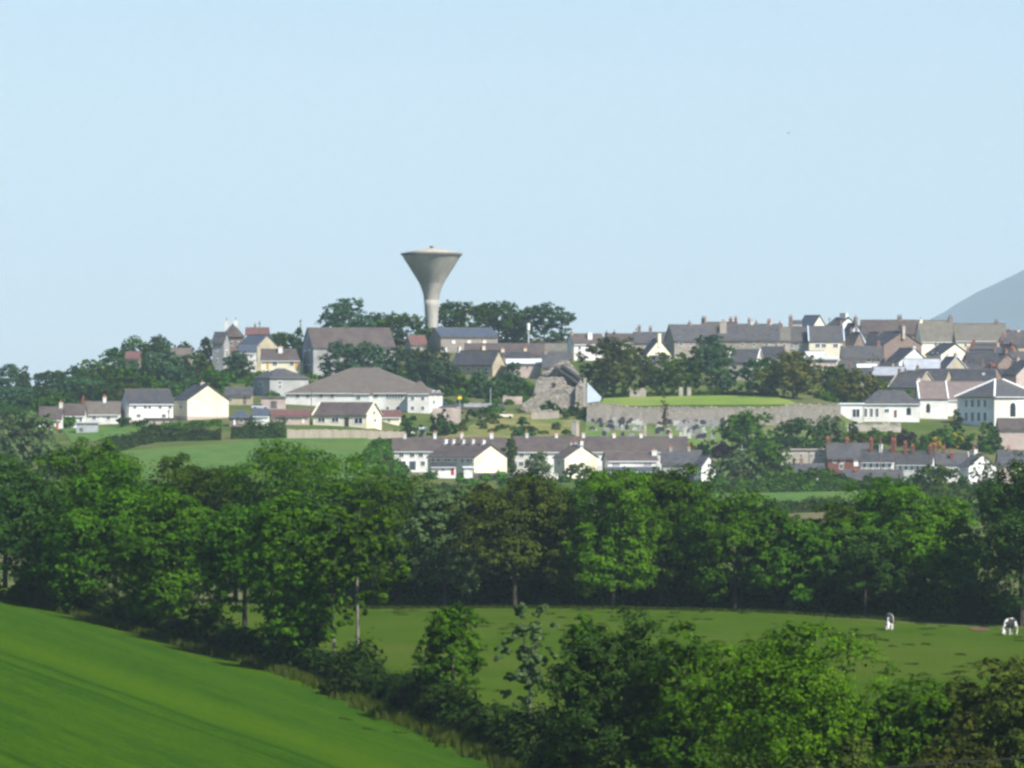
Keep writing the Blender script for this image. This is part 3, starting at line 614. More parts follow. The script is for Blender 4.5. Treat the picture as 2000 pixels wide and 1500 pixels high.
house('metal_shed', 'pale grey metal shed on grass below the stepped cottages', 149, 189, 846, 827, 825, D=4, wall='metal_grey', roof='silver_sheet', flat=True, cat='shed', win=[('F', 159, 839, 6, 7, 'dconcrete_dark'), ('F', 166, 829, 5, 3, 'dyellow_paint')])
house('villa', 'brown brick villa with steep hipped roof and two tall white chimneys', 434, 474, 724, 657, 633, D=7, wall='brown_stone', roof='brown_tile', hip=.7, ch=[(441, 625, 6, 'white', 1, .0, 'grey_pot'), (459, 624, 7, 'white', 1, .0, 'grey_pot')], win=WR('F', 671, 4, 8, [441, 453, 466]) + WR('F', 697, 4, 8, [441, 453]), d=1400)
house('villa_wing', 'grey left wing of the brown brick villa with dark slate roof', 414, 437, 724, 668, 650, rz=-25, xg=447, wall='grey_render', roof='slate', win=WR('F', 682, 4, 8, [422]) + WR('F', 704, 4, 8, [424]) + [('R', 442, 690, 3, 12)], d=1392, cat='house wing')
house('house', 'flat topped pinkish house half hidden in the left wood', 334, 372, 712, 694, 681, D=7, wall='pink_block', roof='grey_tile', d=1405, win=[('F', 350, 700, 4, 5)])
house('house', 'small brown house in the wood below the twin crowns', 246, 272, 726, 700, 688, D=6, wall='brown_stone', roof='red_tile', d=1385, win=[('F', 256, 710, 4, 6)])
house('lean_to', 'slate roofed stone wing beside the khaki gable on left hilltop', 462, 500, 720, 677, 655, rz=-45, xg=541, wall='khaki', roof='blue_slate', win=[('R', 505, 675, 3, 5), ('F', 490, 692, 5, 7)], d=1388, cat='house')
house('cottage', 'pale roughcast lean to below the khaki gabled house', 466, 499, 722, 688, 676, D=4, wall='white', roof='blue_slate', win=[('F', 491, 696, 4, 6)], d=1366, asym=.9)
house('house', 'distant house with mauve red roof behind the khaki gable', 480, 523, 680, 655, 641, D=7, wall='cream', roof='red_tile', ch=[(497, 634, 4, 'brown_stone', 1)], d=1450)
house('bungalow', 'cream bungalow with brown roof and a white chimney by the hall', 510, 587, 728, 703, 683, d=1356, D=7, wall='cream', roof='brown_tile', win=WR('F', 710, 8, 8, [537, 570]) + [('F', 523, 714, 4, 13, 'dorange_paint'), ('F', 579, 714, 5, 12, 'dorange_paint')], ch=[(547, 677, 8, 'white', 1, -.3)])
house('church_hall', 'long hall with steep brown slate roof and tall narrow end windows', 612, 770, 726, 677, 641, rz=16, xg=587, wall='grey_render', roof='brown_tile', win=[('L', 594, 698, 4, 26), ('L', 603, 698, 4, 28)] + WR('F', 700, 7, 22, [660, 700, 740]), cat='hall', d=1352)
house('house', 'grey and white house with shallow hipped slate roof', 527, 601, 775, 738, 720, rz=30, xg=491, wall='grey_render', roof='slate', hip=.9, win=[('F', 546, 747, 6, 6), ('F', 546, 755, 6, 5), ('L', 508, 750, 6, 8)])
house('garage', 'flat pale stone store wall under the hipped grey house', 510, 556, 800, 777, 774, D=5, wall='pink_block', roof='concrete_dark', flat=True, cat='garage', win=[('F', 535, 790, 12, 14, 'dconcrete_dark')])
house('stable', 'low khaki stable with long dark roof left of the grey house', 440, 492, 791, 772, 758, D=6, wall='khaki', roof='slate', win=[('F', 478, 782, 6, 14, 'dconcrete_dark'), ('F', 452, 781, 5, 5)], cat='stable')
house('care_home', 'large white building with sprawling grey brown hipped roof', 556, 838, 806, 768, 717, rz=-8, xg=862, wall='white', roof='grey_tile', hip=1.35, over=.35, cat='building', win=WR('F', 774, 8, 6, [580, 600, 626, 648, 712, 734]) + WR('F', 797, 6, 6, [577, 600, 757, 777, 806]) + WR('F', 775, 4.4, 8, [757, 762.5, 768, 773.5, 779, 784.5]) + WR('R', 766, 4, 7, [846, 855]) + WR('R', 785, 4, 6, [846]))
house('care_home_wing', 'projecting white bay of the large building with small hipped roof', 690, 722, 808, 769, 752, rz=-8, xg=726, wall='white', roof='grey_tile', hip=1, cat='building wing', win=[('F', 700, 777, 8, 6), ('F', 716, 797, 7, 6)], found=3)
house('care_home_wing', 'right projecting bay of the large white building with hipped roof', 796, 838, 808, 769, 744, rz=-8, xg=843, wall='white', roof='grey_tile', hip=1, cat='building wing', win=[('F', 806, 778, 6, 7), ('F', 826, 778, 6, 7), ('F', 806, 797, 6, 7), ('F', 826, 797, 6, 7)], found=3)
house('bungalow', 'cream bungalow with brown roof behind the timber fence', 610, 716, 836, 812, 788, rz=-17, xg=743, wall='cream', roof='brown_tile', win=WR('F', 820, 14, 8, [627, 654]) + [('F', 677, 824, 8, 17, 'dblack_stone'), ('F', 700, 822, 17, 11, 'w'), ('R', 729, 806, 4, 6), ('R', 731, 821, 4, 6)], coping='cream')
house('outbuilding', 'long red roofed outbuilding beside the cream bungalow', 530, 604, 830, 812, 802, D=5, wall='pink_block', roof='red_tile', cat='outbuilding', win=[('F', 560, 820, 8, 6), ('F', 592, 822, 5, 10, 'dcream')])
house('outbuilding', 'cream walled shed with red roof at right of the bungalow', 742, 782, 828, 814, 803, D=5, wall='cream', roof='red_tile', cat='outbuilding', win=[('F', 760, 821, 5, 5)])
house('shed', 'brown timber summerhouse with dark blue pyramid roof', 448, 490, 833, 815, 800, D=5.5, wall='brown_stone', roof='blue_slate', hip=.95, cat='summerhouse', win=[('F', 471, 822, 8, 8), ('F', 458, 824, 4, 12, 'dwhite_paint')])
house('shed', 'small white garage with grey roof between summerhouse and red roof', 494, 524, 832, 812, 801, D=5, wall='white', roof='blue_slate', cat='garage', win=[('F', 516, 823, 9, 12, 'dwhite_paint')])
house('shed', 'tiny white lean to at the foot of the slope behind terrace', 803, 832, 850, 838, 834, D=3, wall='white', roof='white_sheet', flat=True, cat='shed', win=[('F', 822, 845, 16, 8, 'dconcrete_dark')])

# ------------------------------------------------------------------ hilltop centre
house('stone_barn', 'stone building with blue slate roof and three round white windows', 861, 972, 694, 657, 641, rz=14, xg=836, wall='stone', roof='blue_slate', cat='barn', win=WR('F', 668, 7, 7, [886, 916, 946], 'o') + [('F', 871, 684, 4, 9, 'dwhite_paint')], d=1420)
house('cottage', 'small red tiled cottage left of the water tower base', 803, 834, 690, 672, 656, rz=22, xg=790, wall='grey_render', roof='red_tile', d=1425, win=[('F', 818, 678, 5, 6)])
house('terrace', 'low brown roofed terrace with three cream chimneys below stone barn', 908, 1062, 712, 692, 672, D=7, wall='pale_stone', roof='brown_tile', ch=[(945, 676, 6, 'cream', 2, -.6), (982, 682, 6, 'cream', 2, -.75), (1026, 681, 6, 'cream', 2, -.75)], win=[('F', 930, 700, 5, 6), ('F', 1000, 700, 5, 6)], d=1398, cat='terrace')
house('cottage', 'grey roofed cottage ending in a sharp khaki gable', 882, 962, 740, 711, 686, rz=-40, xg=986, wall='khaki', roof='slate', ch=[(871, 676, 5, 'white', 1)], win=WR('F', 721, 6, 7, [897, 915, 935, 950]), d=1355)
house('workshop', 'tan walled workshop with bright white curved roof edge', 990, 1057, 742, 710, 702, D=8, wall='pink_block', roof='white_sheet', cat='workshop', asym=.6, win=[('F', 1030, 717, 7, 4)], d=1350)
house('cottage', 'dark slate cottage just behind the white edged workshop', 988, 1035, 712, 702, 688, D=6, wall='stone', roof='dark_slate', d=1375)
house('cottage', 'slate roofed stone cottage directly behind the ruin', 1060, 1112, 745, 716, 690, D=8, wall='stone', roof='slate', ch=[(1066, 686, 5, 'pale_stone', 1)], d=1345, win=[('F', 1075, 724, 5, 6)])
house('cottage', 'brown roofed cottage between ruin and white chimneyed house', 1064, 1106, 702, 686, 672, D=7, wall='pale_stone', roof='mossy_slate', d=1400)
house('house', 'white house with a broad white chimney at left of big tree', 1121, 1182, 702, 671, 653, rz=20, xg=1106, wall='white', roof='brown_tile', win=[('F', 1132, 679, 5, 9)], ch=[(1152, 649, 9, 'white', 0, -.5), (1117, 648, 5, 'stone', 1)], d=1405)
house('terrace', 'long purple grey roof on the skyline behind big round tree', 1183, 1262, 690, 668, 653, D=7, wall='white', roof='brown_tile', ch=[(1200, 648, 5, 'dark_slate', 1), (1185, 649, 5, 'dark_slate', 1)], d=1440, cat='terrace')
house('terrace', 'grey roof with two brick chimneys left of the cream gable', 1238, 1300, 692, 668, 650, D=7, wall='pale_stone', roof='slate', ch=[(1249, 638, 6, 'brown_stone', 2, 0, 'grey_pot'), (1271, 640, 6, 'brown_stone', 2)], d=1428, cat='terrace')
house('house', 'dark roofed house with rounded cream gable and cream chimney', 1252, 1264, 724, 692, 663, rz=-70, xg=1312, wall='cream', roof='dark_slate', ch=[(1290, 651, 8, 'cream', 0)], d=1385)
house('annexe', 'small slate annexe against the cream gable', 1270, 1306, 722, 706, 696, D=4, wall='pink_block', roof='slate', d=1375, win=[('F', 1276, 712, 5, 8)], cat='annexe')
house('stone_house', 'tall stone house with wide slate roof and shaded left gable', 1317, 1402, 704, 664, 635, rz=15, xg=1300, wall='stone', roof='slate', win=[('F', 1330, 672, 8, 6), ('F', 1350, 671, 5, 8), ('F', 1376, 674, 6, 8)], ch=[(1348, 629, 5, 'brown_stone', 1, 0, 'grey_pot')], d=1412)
house('stone_house', 'stone house with tall buff chimney stack at its left end', 1403, 1488, 704, 663, 637, D=8, wall='stone', roof='slate', win=WR('F', 673, 5, 7, [1450, 1473]), ch=[(1413, 628, 13, 'pale_stone', 2, -.5)], d=1410)
house('stone_house', 'stone house with sagging slate roof next to orange patched roof', 1488.5, 1522, 702, 664, 639, D=8, wall='pale_stone', roof='slate', win=WR('F', 673, 5, 7, [1497, 1516]), d=1411, ch=[(1503, 626, 6, 'brown_stone', 2, .2)])
house('stone_house', 'narrow house with orange brown patched roof in the stone row', 1522.5, 1543, 702, 664, 640, D=8, wall='pale_stone', roof='mossy_slate', win=[('F', 1532, 674, 5, 6)], d=1412, ch=[(1522, 630, 6, 'brown_stone', 1)])
house('stone_house', 'grey house right of the orange patched roof', 1543.5, 1580, 702, 666, 640, D=8, wall='grey_render', roof='slate', win=[('F', 1546, 676, 4, 7), ('F', 1562, 676, 5, 7)], d=1413, ch=[(1542, 618, 7, 'brown_stone', 2)])
house('house', 'white fronted house with dark windows and pale roof verges', 1580.5, 1648, 704, 666, 638, D=8, wall='cream', roof='slate', win=WR('F', 675, 9, 7, [1597, 1609, 1632]), coping='bluewhite', d=1410)
house('rear_extension', 'slate roofed stone outbuilding with dark loft door and pale verge', 1424, 1478, 760, 706, 684, rz=-20, xg=1492, wall='pale_stone', roof='slate', win=[('F', 1455, 711, 6, 8, 'dblack_stone'), ('F', 1440, 735, 6, 7)], coping='white_paint', d=1330, cat='outbuilding')
house('rear_extension', 'dark lean to roof under the stone row', 1490, 1532, 712, 694, 678, D=6, wall='grey_render', roof='dark_slate', d=1395, cat='outbuilding')
house('skyline_house', 'dark ridge with red chimneys peeping above the stone row', 1372, 1440, 660, 648, 630, D=7, wall='brown_stone', roof='brown_tile', ch=[(1366, 621, 6, 'dark_slate', 2, 0, 'grey_pot'), (1378, 622, 5, 'khaki', 2), (1428, 622, 6, 'brick', 2), (1438, 621, 5, 'brick', 2)], d=1455)
house('skyline_house', 'slate ridge with brown and white chimneys on the skyline', 1441, 1528, 662, 650, 634, D=7, wall='stone', roof='slate', ch=[(1464, 624, 5, 'brown_stone', 2), (1470, 627, 5, 'white', 1), (1478, 628, 4, 'brown_stone', 1), (1506, 627, 5, 'white', 1)], d=1456)
house('skyline_house', 'cream fronted house with flat slate top on the skyline', 1544, 1566, 662, 634, 627, D=7, wall='cream', roof='slate', d=1452)
house('skyline_house', 'grey roof and cream gable on the skyline left of white tower', 1562, 1588, 662, 637, 617, rz=-50, xg=1614, wall='cream', roof='blue_slate', d=1458)
house('skyline_house', 'bright white gable with tall white stepped chimney on skyline', 1612, 1634, 670, 640, 621, rz=-62, xg=1682, wall='white', roof='slate', ch=[(1650, 611, 22, 'white', 0), (1668, 632, 5, 'brown_stone', 1, -.6)], d=1448)
house('house', 'house with pale blue gable and small brown chimney', 1640, 1654, 690, 664, 632, rz=-64, xg=1692, wall='bluewhite', roof='slate', ch=[(1674, 619, 6, 'brown_stone', 1)], d=1425)
house('house', 'small brown gabled house in front of the pale blue gable', 1648, 1668, 694, 672, 650, rz=-50, xg=1690, wall='brown_stone', roof='dark_slate', d=1412, ch=[(1664, 642, 5, 'brown_stone', 1)])
house('long_house', 'long dark roof on skyline crowned by one square brown chimney', 1684, 1792, 680, 651, 626, D=8, wall='khaki', roof='brown_tile', ch=[(1759, 618, 9, 'brown_stone', 3, 0, 'grey_pot')], d=1440)
house('long_house', 'cream walled house with mossy roof and white left chimney', 1800, 1866, 700, 664, 627, rz=14, xg=1790, wall='cream', roof='mossy_slate', ch=[(1800, 628, 6, 'cream', 1), (1866, 619, 8, 'brown_stone', 2, 0, 'grey_pot')], win=[('F', 1828, 672, 5, 7), ('F', 1845, 672, 5, 7)], d=1425)
house('long_house', 'cream and stone house with wide mossy roof near right edge', 1866.5, 1965, 702, 664, 633, D=9, wall='cream', roof='mossy_slate', ch=[(1949, 627, 7, 'brown_stone', 2, 0, 'grey_pot')], win=[('F', 1944, 673, 5, 6), ('F', 1886, 674, 4, 7), ('F', 1908, 674, 4, 7)], d=1426)
house('terrace', 'narrow slate terrace roofs stepping off the right edge', 1966, 2030, 700, 672, 647, D=8, wall='brown_stone', roof='slate', ch=[(1972, 648, 6, 'brick', 1), (1992, 645, 5, 'bluewhite', 1)], coping='pale_stone', d=1432, cat='terrace')
house('brick_gable_house', 'large brown gabled house with chimney in the packed right hillside', 1694, 1726, 730, 673, 648, rz=-58, xg=1803, wall='brown_stone', roof='dark_slate', ch=[(1764, 636, 14, 'pale_stone', 2)], d=1392)
house('house', 'grey slate house with plain stone wall below brown gable', 1645, 1724, 726, 699, 677, D=8, wall='pale_stone', roof='slate', hip=0, win=WR('F', 704, 5, 6, [1697, 1716]), d=1378, ch=[(1650, 670, 5, 'stone', 1), (1718, 669, 6, 'brown_stone', 2)])
house('house', 'wide white gable with white chimney under the brown gable', 1732, 1756, 736, 707, 681, rz=-60, xg=1817, wall='white', roof='dark_slate', ch=[(1798, 676, 7, 'white', 0)], d=1366)
house('house', 'bright cream gable with low pitched dark roof and small windows', 1812, 1838, 724, 692, 672, rz=-58, xg=1896, wall='cream', roof='dark_slate', win=WR('F', 692, 3, 7, [1822, 1831]), d=1388)
house('workshop', 'silver sheet roofed workshop with white rooflights', 1768, 1836, 738, 722, 702, D=9, wall='khaki', roof='silver_sheet', win=WR('F', 727, 6, 3, [1787, 1806]), d=1352, cat='workshop')
house('shed', 'long pale lean to roof sloping down beside silver workshop', 1700, 1760, 744, 732, 717, rz=-25, xg=1775, wall='brown_stone', roof='silver_sheet', d=1340, cat='shed')
house('shed', 'low white roofed store above the golden tree', 1676, 1712, 738, 722, 712, D=6, wall='pale_stone', roof='white_sheet', d=1350, cat='shed')
house('house', 'stone gable with pale slanting verge behind pink roof', 1828, 1848, 752, 722, 698, rz=-54, xg=1892, wall='khaki', roof='dark_slate', coping='bluewhite', d=1350, ch=[(1868, 690, 5, 'khaki', 1)])
house('house', 'dark roofed terrace with two white doors among the right rows', 1890, 1950, 728, 708, 688, D=8, wall='brown_stone', roof='dark_slate', win=[('F', 1911, 718, 4, 9, 'dwhite_paint'), ('F', 1920, 718, 4, 9, 'dwhite_paint')], d=1372, ch=[(1893, 680, 5, 'brown_stone', 2), (1946, 680, 5, 'brown_stone', 1)])
house('house', 'upper dark roof near the far right hillside', 1898, 1955, 706, 690, 678, D=8, wall='stone', roof='slate', d=1398, ch=[(1902, 670, 5, 'brick', 1), (1952, 670, 5, 'pale_stone', 2)])
house('house', 'dark slate roof with pale skylight above the pink roof', 1856, 1945, 756, 742, 722, D=8, wall='stone', roof='dark_slate', win=[], ch=[(1922, 733, 5, 'white', 0, -.5)], d=1338)
house('house', 'right hand stone gable among stacked dark roofs', 1930, 1948, 738, 712, 692, rz=-55, xg=1992, wall='brown_stone', roof='slate', d=1385, ch=[(1966, 684, 6, 'brown_stone', 2)])
house('house', 'plain tan gable cut by the right picture edge', 1962, 1985, 768, 732, 706, rz=-55, xg=2040, wall='pink_block', roof='dark_slate', d=1345, ch=[(1992, 698, 6, 'pale_stone', 1)])
house('house', 'low stone gable with ivy behind the pink roofed church', 1738, 1790, 790, 757, 728, rz=-35, xg=1835, wall='khaki', roof='slate', coping='pale_stone', d=1318, ch=[(1742, 720, 5, 'stone', 1)])
house('house', 'small dark roof wedged above the large white hipped building', 1940, 1990, 745, 733, 722, D=6, wall='stone', roof='dark_slate', d=1362, ch=[(1944, 714, 5, 'brown_stone', 2)])

house('lean_to', 'bright white lean to roof below the white fronted house', 1572, 1606, 712, 698, 687, rz=-20, xg=1612, wall='white', roof='white_sheet', d=1392, cat='lean to')
house('lean_to', 'row of three small white rooflights above the tan wall', 1606, 1636, 714, 702, 696, D=4, wall='white', roof='white_sheet', flat=True, d=1388, cat='lean to', win=WR('F', 706, 5, 5, [1612, 1622, 1631]))
house('store', 'tan stone store with flat roof above the golden tree', 1580, 1634, 740, 706, 703, D=6, wall='pink_block', roof='concrete_dark', flat=True, d=1372, cat='store', win=[('F', 1594, 716, 5, 8), ('F', 1618, 718, 5, 8)])
house('store', 'pale stone yard building under the grey slate house', 1642, 1690, 746, 722, 706, D=6, wall='pale_stone', roof='slate', d=1352, cat='store')
house('house', 'narrow dark gabled house between the pale blue gable and long roof', 1690, 1706, 690, 668, 650, rz=-50, xg=1728, wall='khaki', roof='slate', d=1428)
house('house', 'dark roof stepping down right of the bright cream gable', 1890, 1934, 716, 700, 684, rz=-30, xg=1948, wall='brown_stone', roof='dark_slate', d=1382)
house('house', 'brown gable at far right under the mossy roofs', 1944, 1966, 716, 694, 674, rz=-55, xg=1996, wall='brown_stone', roof='slate', d=1402, ch=[(1978, 668, 5, 'brick', 1)])
house('house', 'slate roof at far right edge above the tan gable', 1976, 2035, 726, 706, 688, D=8, wall='stone', roof='slate', d=1388, ch=[(1980, 680, 5, 'brick', 2)])
house('house', 'plain grey roof between silver workshop and stone gable', 1786, 1846, 760, 742, 722, rz=-28, xg=1862, wall='khaki', roof='slate', d=1335, ch=[(1790, 714, 5, 'stone', 1)])
house('house', 'dark roof behind the stone gable right of silver workshop', 1884, 1926, 744, 728, 714, D=7, wall='brown_stone', roof='slate', d=1358, ch=[(1888, 706, 5, 'brown_stone', 1), (1922, 706, 5, 'brown_stone', 1)])
house('house', 'dark ridge below the cream and stone house near right', 1900, 1964, 694, 686, 672, D=7, wall='khaki', roof='dark_slate', d=1410, ch=[(1904, 664, 5, 'brick', 1), (1960, 664, 5, 'brick', 1)])
house('house', 'little slate cottage squeezed left of the wide white gable', 1716, 1738, 742, 722, 706, rz=-40, xg=1752, wall='pale_stone', roof='slate', d=1356, ch=[(1730, 699, 5, 'brown_stone', 1)])
house('house', 'low tan cottage between the bright cream gable and dark terrace', 1878, 1900, 734, 712, 696, rz=-45, xg=1918, wall='khaki', roof='slate', d=1376, ch=[(1892, 689, 5, 'stone', 1)])
house('house', 'small dark gabled cottage right of the stone gable', 1916, 1936, 756, 736, 718, rz=-50, xg=1958, wall='brown_stone', roof='slate', d=1346, ch=[(1938, 711, 5, 'brick', 1)])
house('house', 'slate cottage above the golden flecked tree', 1654, 1700, 756, 736, 720, rz=-20, xg=1712, wall='khaki', roof='slate', d=1342, ch=[(1660, 712, 5, 'brown_stone', 1)])
house('house', 'second ridge of the far right terrace under the skyline', 1956, 2030, 690, 674, 660, D=7, wall='khaki', roof='slate', d=1418, ch=[(1962, 652, 5, 'brown_stone', 2), (1990, 652, 5, 'brown_stone', 2)])
# ------------------------------------------------------------------ white church group
house('church_wing', 'low white wing with slate hipped roof and arched window', 1687, 1796, 824, 789, 762, D=9, wall='white', roof='slate', hip=.8, cat='church', win=WR('F', 806, 6, 18, [1691, 1702, 1713]) + [('F', 1732, 802, 9, 7), ('F', 1749, 808, 5, 14, 'dbrick'), ('F', 1775, 803, 9, 15, 'a')])
house('church', 'white church with large pinkish tiled roof and arched window', 1796.5, 1851, 828, 779, 746, rz=0, D=14, wall='white', roof='pink_tile', cat='church', win=[('F', 1813, 797, 8, 18, 'a')], d=1236, coping='white_paint', ch=[(1798, 739, 5, 'white', 1)])
house('church_nave', 'long pinkish tiled nave roof running behind the white church', 1851.5, 1950, 820, 780, 747, D=12, wall='white', roof='pink_tile', cat='church', d=1246, win=[('F', 1867, 804, 4, 10)])
house('parochial_hall', 'two storey white building with hipped slate roof and grey shaded side', 1942, 2040, 836, 775, 741, rz=38, xg=1877, wall='white', roof='slate', hip=.98, over=.5, hipline='white_paint', cat='hall', win=[('F', 1981, 800, 12, 28, 'a')] + WR('L', 788, 5, 15, [1893, 1904, 1915, 1926]) + WR('L', 814, 5, 18, [1893, 1904, 1915, 1926]))
house('annexe', 'small white flat roofed annexe with glazed doors beside stone wall', 1641, 1686, 824, 790, 787, D=6, wall='white', roof='white_sheet', flat=True, cat='annexe', win=[('F', 1672, 807, 15, 17)])
house('brown_house', 'tan rendered house with brown roof at right edge below white hall', 1952, 2040, 880, 838, 819, D=8, wall='pink_block', roof='brown_tile', win=[])

# ------------------------------------------------------------------ front terraces
house('terrace', 'white terrace with long brown roof and four ridge chimneys', 767, 986, 922, 880, 857, d=1126, D=8, wall='white', roof='brown_tile', cat='terrace', win=WR('F', 889, 9, 8, [784, 805, 822]) + WR('F', 906, 16, 11, [785]) + [('F', 806, 909, 12, 16, 'dblue_slate'), ('F', 826, 905, 8, 9)], ch=[(790, 847, 6, 'white', 1), (849, 846, 6, 'white', 2), (902, 846, 6, 'white', 1), (960, 846, 7, 'white', 2)])
house('terrace', 'nearer terrace with five white chimneys ending in big cream gable', 834, 926, 928, 894, 870, rz=-38, xg=990, d=1100, wall='cream', roof='brown_tile', cat='terrace', win=WR('F', 899, 4, 7, [845, 856, 871, 877, 890, 903, 915, 921]) + WR('F', 915, 5, 8, [905, 916]), ch=[(865, 859, 6, 'white', 1), (883, 859, 6, 'white', 1), (903, 859, 6, 'white', 1), (922, 859, 6, 'white', 1), (943, 860, 6, 'white', 1)])
house('extension', 'low white rear extension with dark roof and red door in front of terrace', 842, 890, 929, 911, 904, D=4, wall='white', roof='dark_slate', cat='extension', win=[('F', 853, 923, 5, 8, 'dbrick'), ('F', 884, 921, 6, 13, 'dred_paint'), ('F', 866, 917, 6, 4)], d=1092)
house('extension', 'small white lean to beside the big cream gable', 906, 923, 929, 914, 911, D=3, wall='white', roof='white_sheet', flat=True, cat='extension', d=1092, win=[('F', 912, 922, 4, 8, 'dwhite_paint')])
house('terrace', 'longest brown roofed white terrace in front of the graveyard', 1004, 1342, 922, 881, 855, d=1126, D=8, wall='white', roof='brown_tile', cat='terrace', win=WR('F', 889, 9, 7, [1019, 1040]) + WR('F', 906, 9, 9, [1018, 1042, 1055]), ch=[(1029, 846, 6, 'white', 1), (1087, 847, 6, 'white', 2), (1140, 846, 6, 'white', 1), (1200, 847, 6, 'white', 2), (1253, 847, 6, 'white', 1), (1311, 847, 6, 'white', 2)])
house('terrace', 'short terrace with cream gable and cluster of white chimneys', 1082, 1103, 931, 894, 872, rz=-48, xg=1168, d=1100, wall='cream', roof='brown_tile', cat='terrace', win=[('F', 1092, 905, 5, 8)], ch=[(1141, 862, 9, 'white', 2), (1124, 865, 5, 'white', 1), (1115, 866, 5, 'white', 1)])
house('house', 'white house with two triple windows and broad white chimney', 1187, 1284, 935, 899, 884, rz=12, xg=1177, wall='white', roof='brown_tile', win=WR('F', 906.5, 3.6, 7, [1198.5, 1203.5, 1208.5, 1261, 1266, 1271]) + WR('F', 926, 12, 9, [1205, 1262]), ch=[(1289, 880, 10, 'white', 1, -.4)], d=1104)
house('porch_roof', 'long lilac porch roof along the white triple window house', 1186, 1287, 935, 920, 915, D=2.5, wall='white', roof='blue_slate', cat='porch', d=1101, asym=.8)
house('house', 'off white house with long grey roof right of broad chimney', 1294, 1370, 938, 905, 882, D=8, wall='grey_render', roof='slate', win=[('F', 1336, 914, 7, 9), ('F', 1312, 915, 5, 8)], ch=[(1311, 874, 4, 'pale_stone', 1), (1347, 873, 5, 'pale_stone', 1)], d=1104)
house('house', 'narrow white gable with stacked windows beside tall hazy tree', 1356, 1370, 944, 912, 891, rz=-48, xg=1400, wall='white', roof='slate', win=WR('R', 909, 9, 8, [1386]) + WR('R', 932, 9, 8, [1387]), d=1100)
house('outhouse_row', 'long low grey roof in front of the two white terraces', 850, 1036, 941, 930, 927, D=4, wall='grey_render', roof='slate', cat='outbuilding', d=1093, asym=.7)
house('pale_block', 'flat topped cream stone building behind hazy trees', 1526, 1615, 915, 879, 877, D=8, wall='pale_stone', roof='pale_stone', flat=True, cat='building', win=WR('F', 890, 4, 7, [1545, 1565, 1585, 1602], 'w'), d=1142)
house('brick_terrace', 'red brick terrace with white bays and red chimneys', 1617, 1700, 920, 894, 868, D=8, wall='brick', roof='slate', cat='terrace', ch=[(1612, 857, 5, 'brick', 2), (1657, 858, 5, 'brick', 2)], win=WR('F', 900, 6, 8, [1630, 1646, 1685]) + [('F', 1643, 911, 7, 10), ('F', 1672, 903, 9, 15, 'dwhite_paint')], d=1136)
house('white_terrace', 'white bay fronted terrace with slate roof and red chimneys', 1682, 1745, 926, 899, 880, rz=-18, xg=1752, wall='white', roof='slate', cat='terrace', ch=[(1703, 859, 5, 'brick', 2), (1748, 860, 9, 'brick', 3), (1722, 868, 4, 'white', 1)], win=WR('F', 908, 5, 12, [1690, 1702, 1714, 1726, 1738]), d=1122)
house('white_terrace', 'lower white terrace houses stepping down with tall dark windows', 1752, 1820, 930, 903, 883, rz=-18, xg=1826, wall='white', roof='slate', cat='terrace', ch=[(1770, 866, 5, 'brick', 2), (1784, 872, 6, 'brick', 2), (1818, 872, 6, 'brick', 2)], win=WR('F', 912, 5, 14, [1760, 1771, 1782, 1793, 1804, 1815]), d=1120)
house('white_terrace', 'slate roofed house with red chimneys left of white gable', 1812, 1893, 934, 908, 886, D=8, wall='white', roof='slate', cat='terrace', ch=[(1830, 870, 6, 'brick', 2), (1846, 876, 5, 'brick', 2), (1860, 885, 5, 'brick', 2, -.5)], coping='pale_stone', win=WR('F', 918, 6, 10, [1850, 1866, 1882]), d=1125)
house('house', 'white gabled house with white chimney behind the bare birch', 1876, 1892, 948, 912, 889, rz=-60, xg=1949, wall='white', roof='slate', ch=[(1898, 878, 14, 'white', 2)], win=WR('R', 905, 4, 6, [1915]) + WR('R', 925, 5, 7, [1908, 1930]), d=1112)
house('house', 'purple roofed house at right edge of the lower terraces', 1952, 2040, 938, 906, 882, D=8, wall='pink_block', roof='slate', ch=[(1973, 876, 7, 'brown_stone', 2)], win=[('F', 1970, 918, 6, 9)], d=1128)
house('front_cottages', 'low grey roofs just above the tree tops left of white bays', 1648, 1764, 952, 938, 920, D=7, wall='white', roof='slate', cat='terrace', ch=[(1672, 921, 5, 'brick', 1, -.2)], win=WR('F', 944, 5, 6, [1656, 1674, 1700, 1730]), d=1098)
house('front_cottages', 'pale low roof behind the hazy roadside trees', 1540, 1610, 938, 924, 908, D=7, wall='white', roof='slate', cat='terrace', d=1112, ch=[(1567, 896, 5, 'brown_stone', 1)])
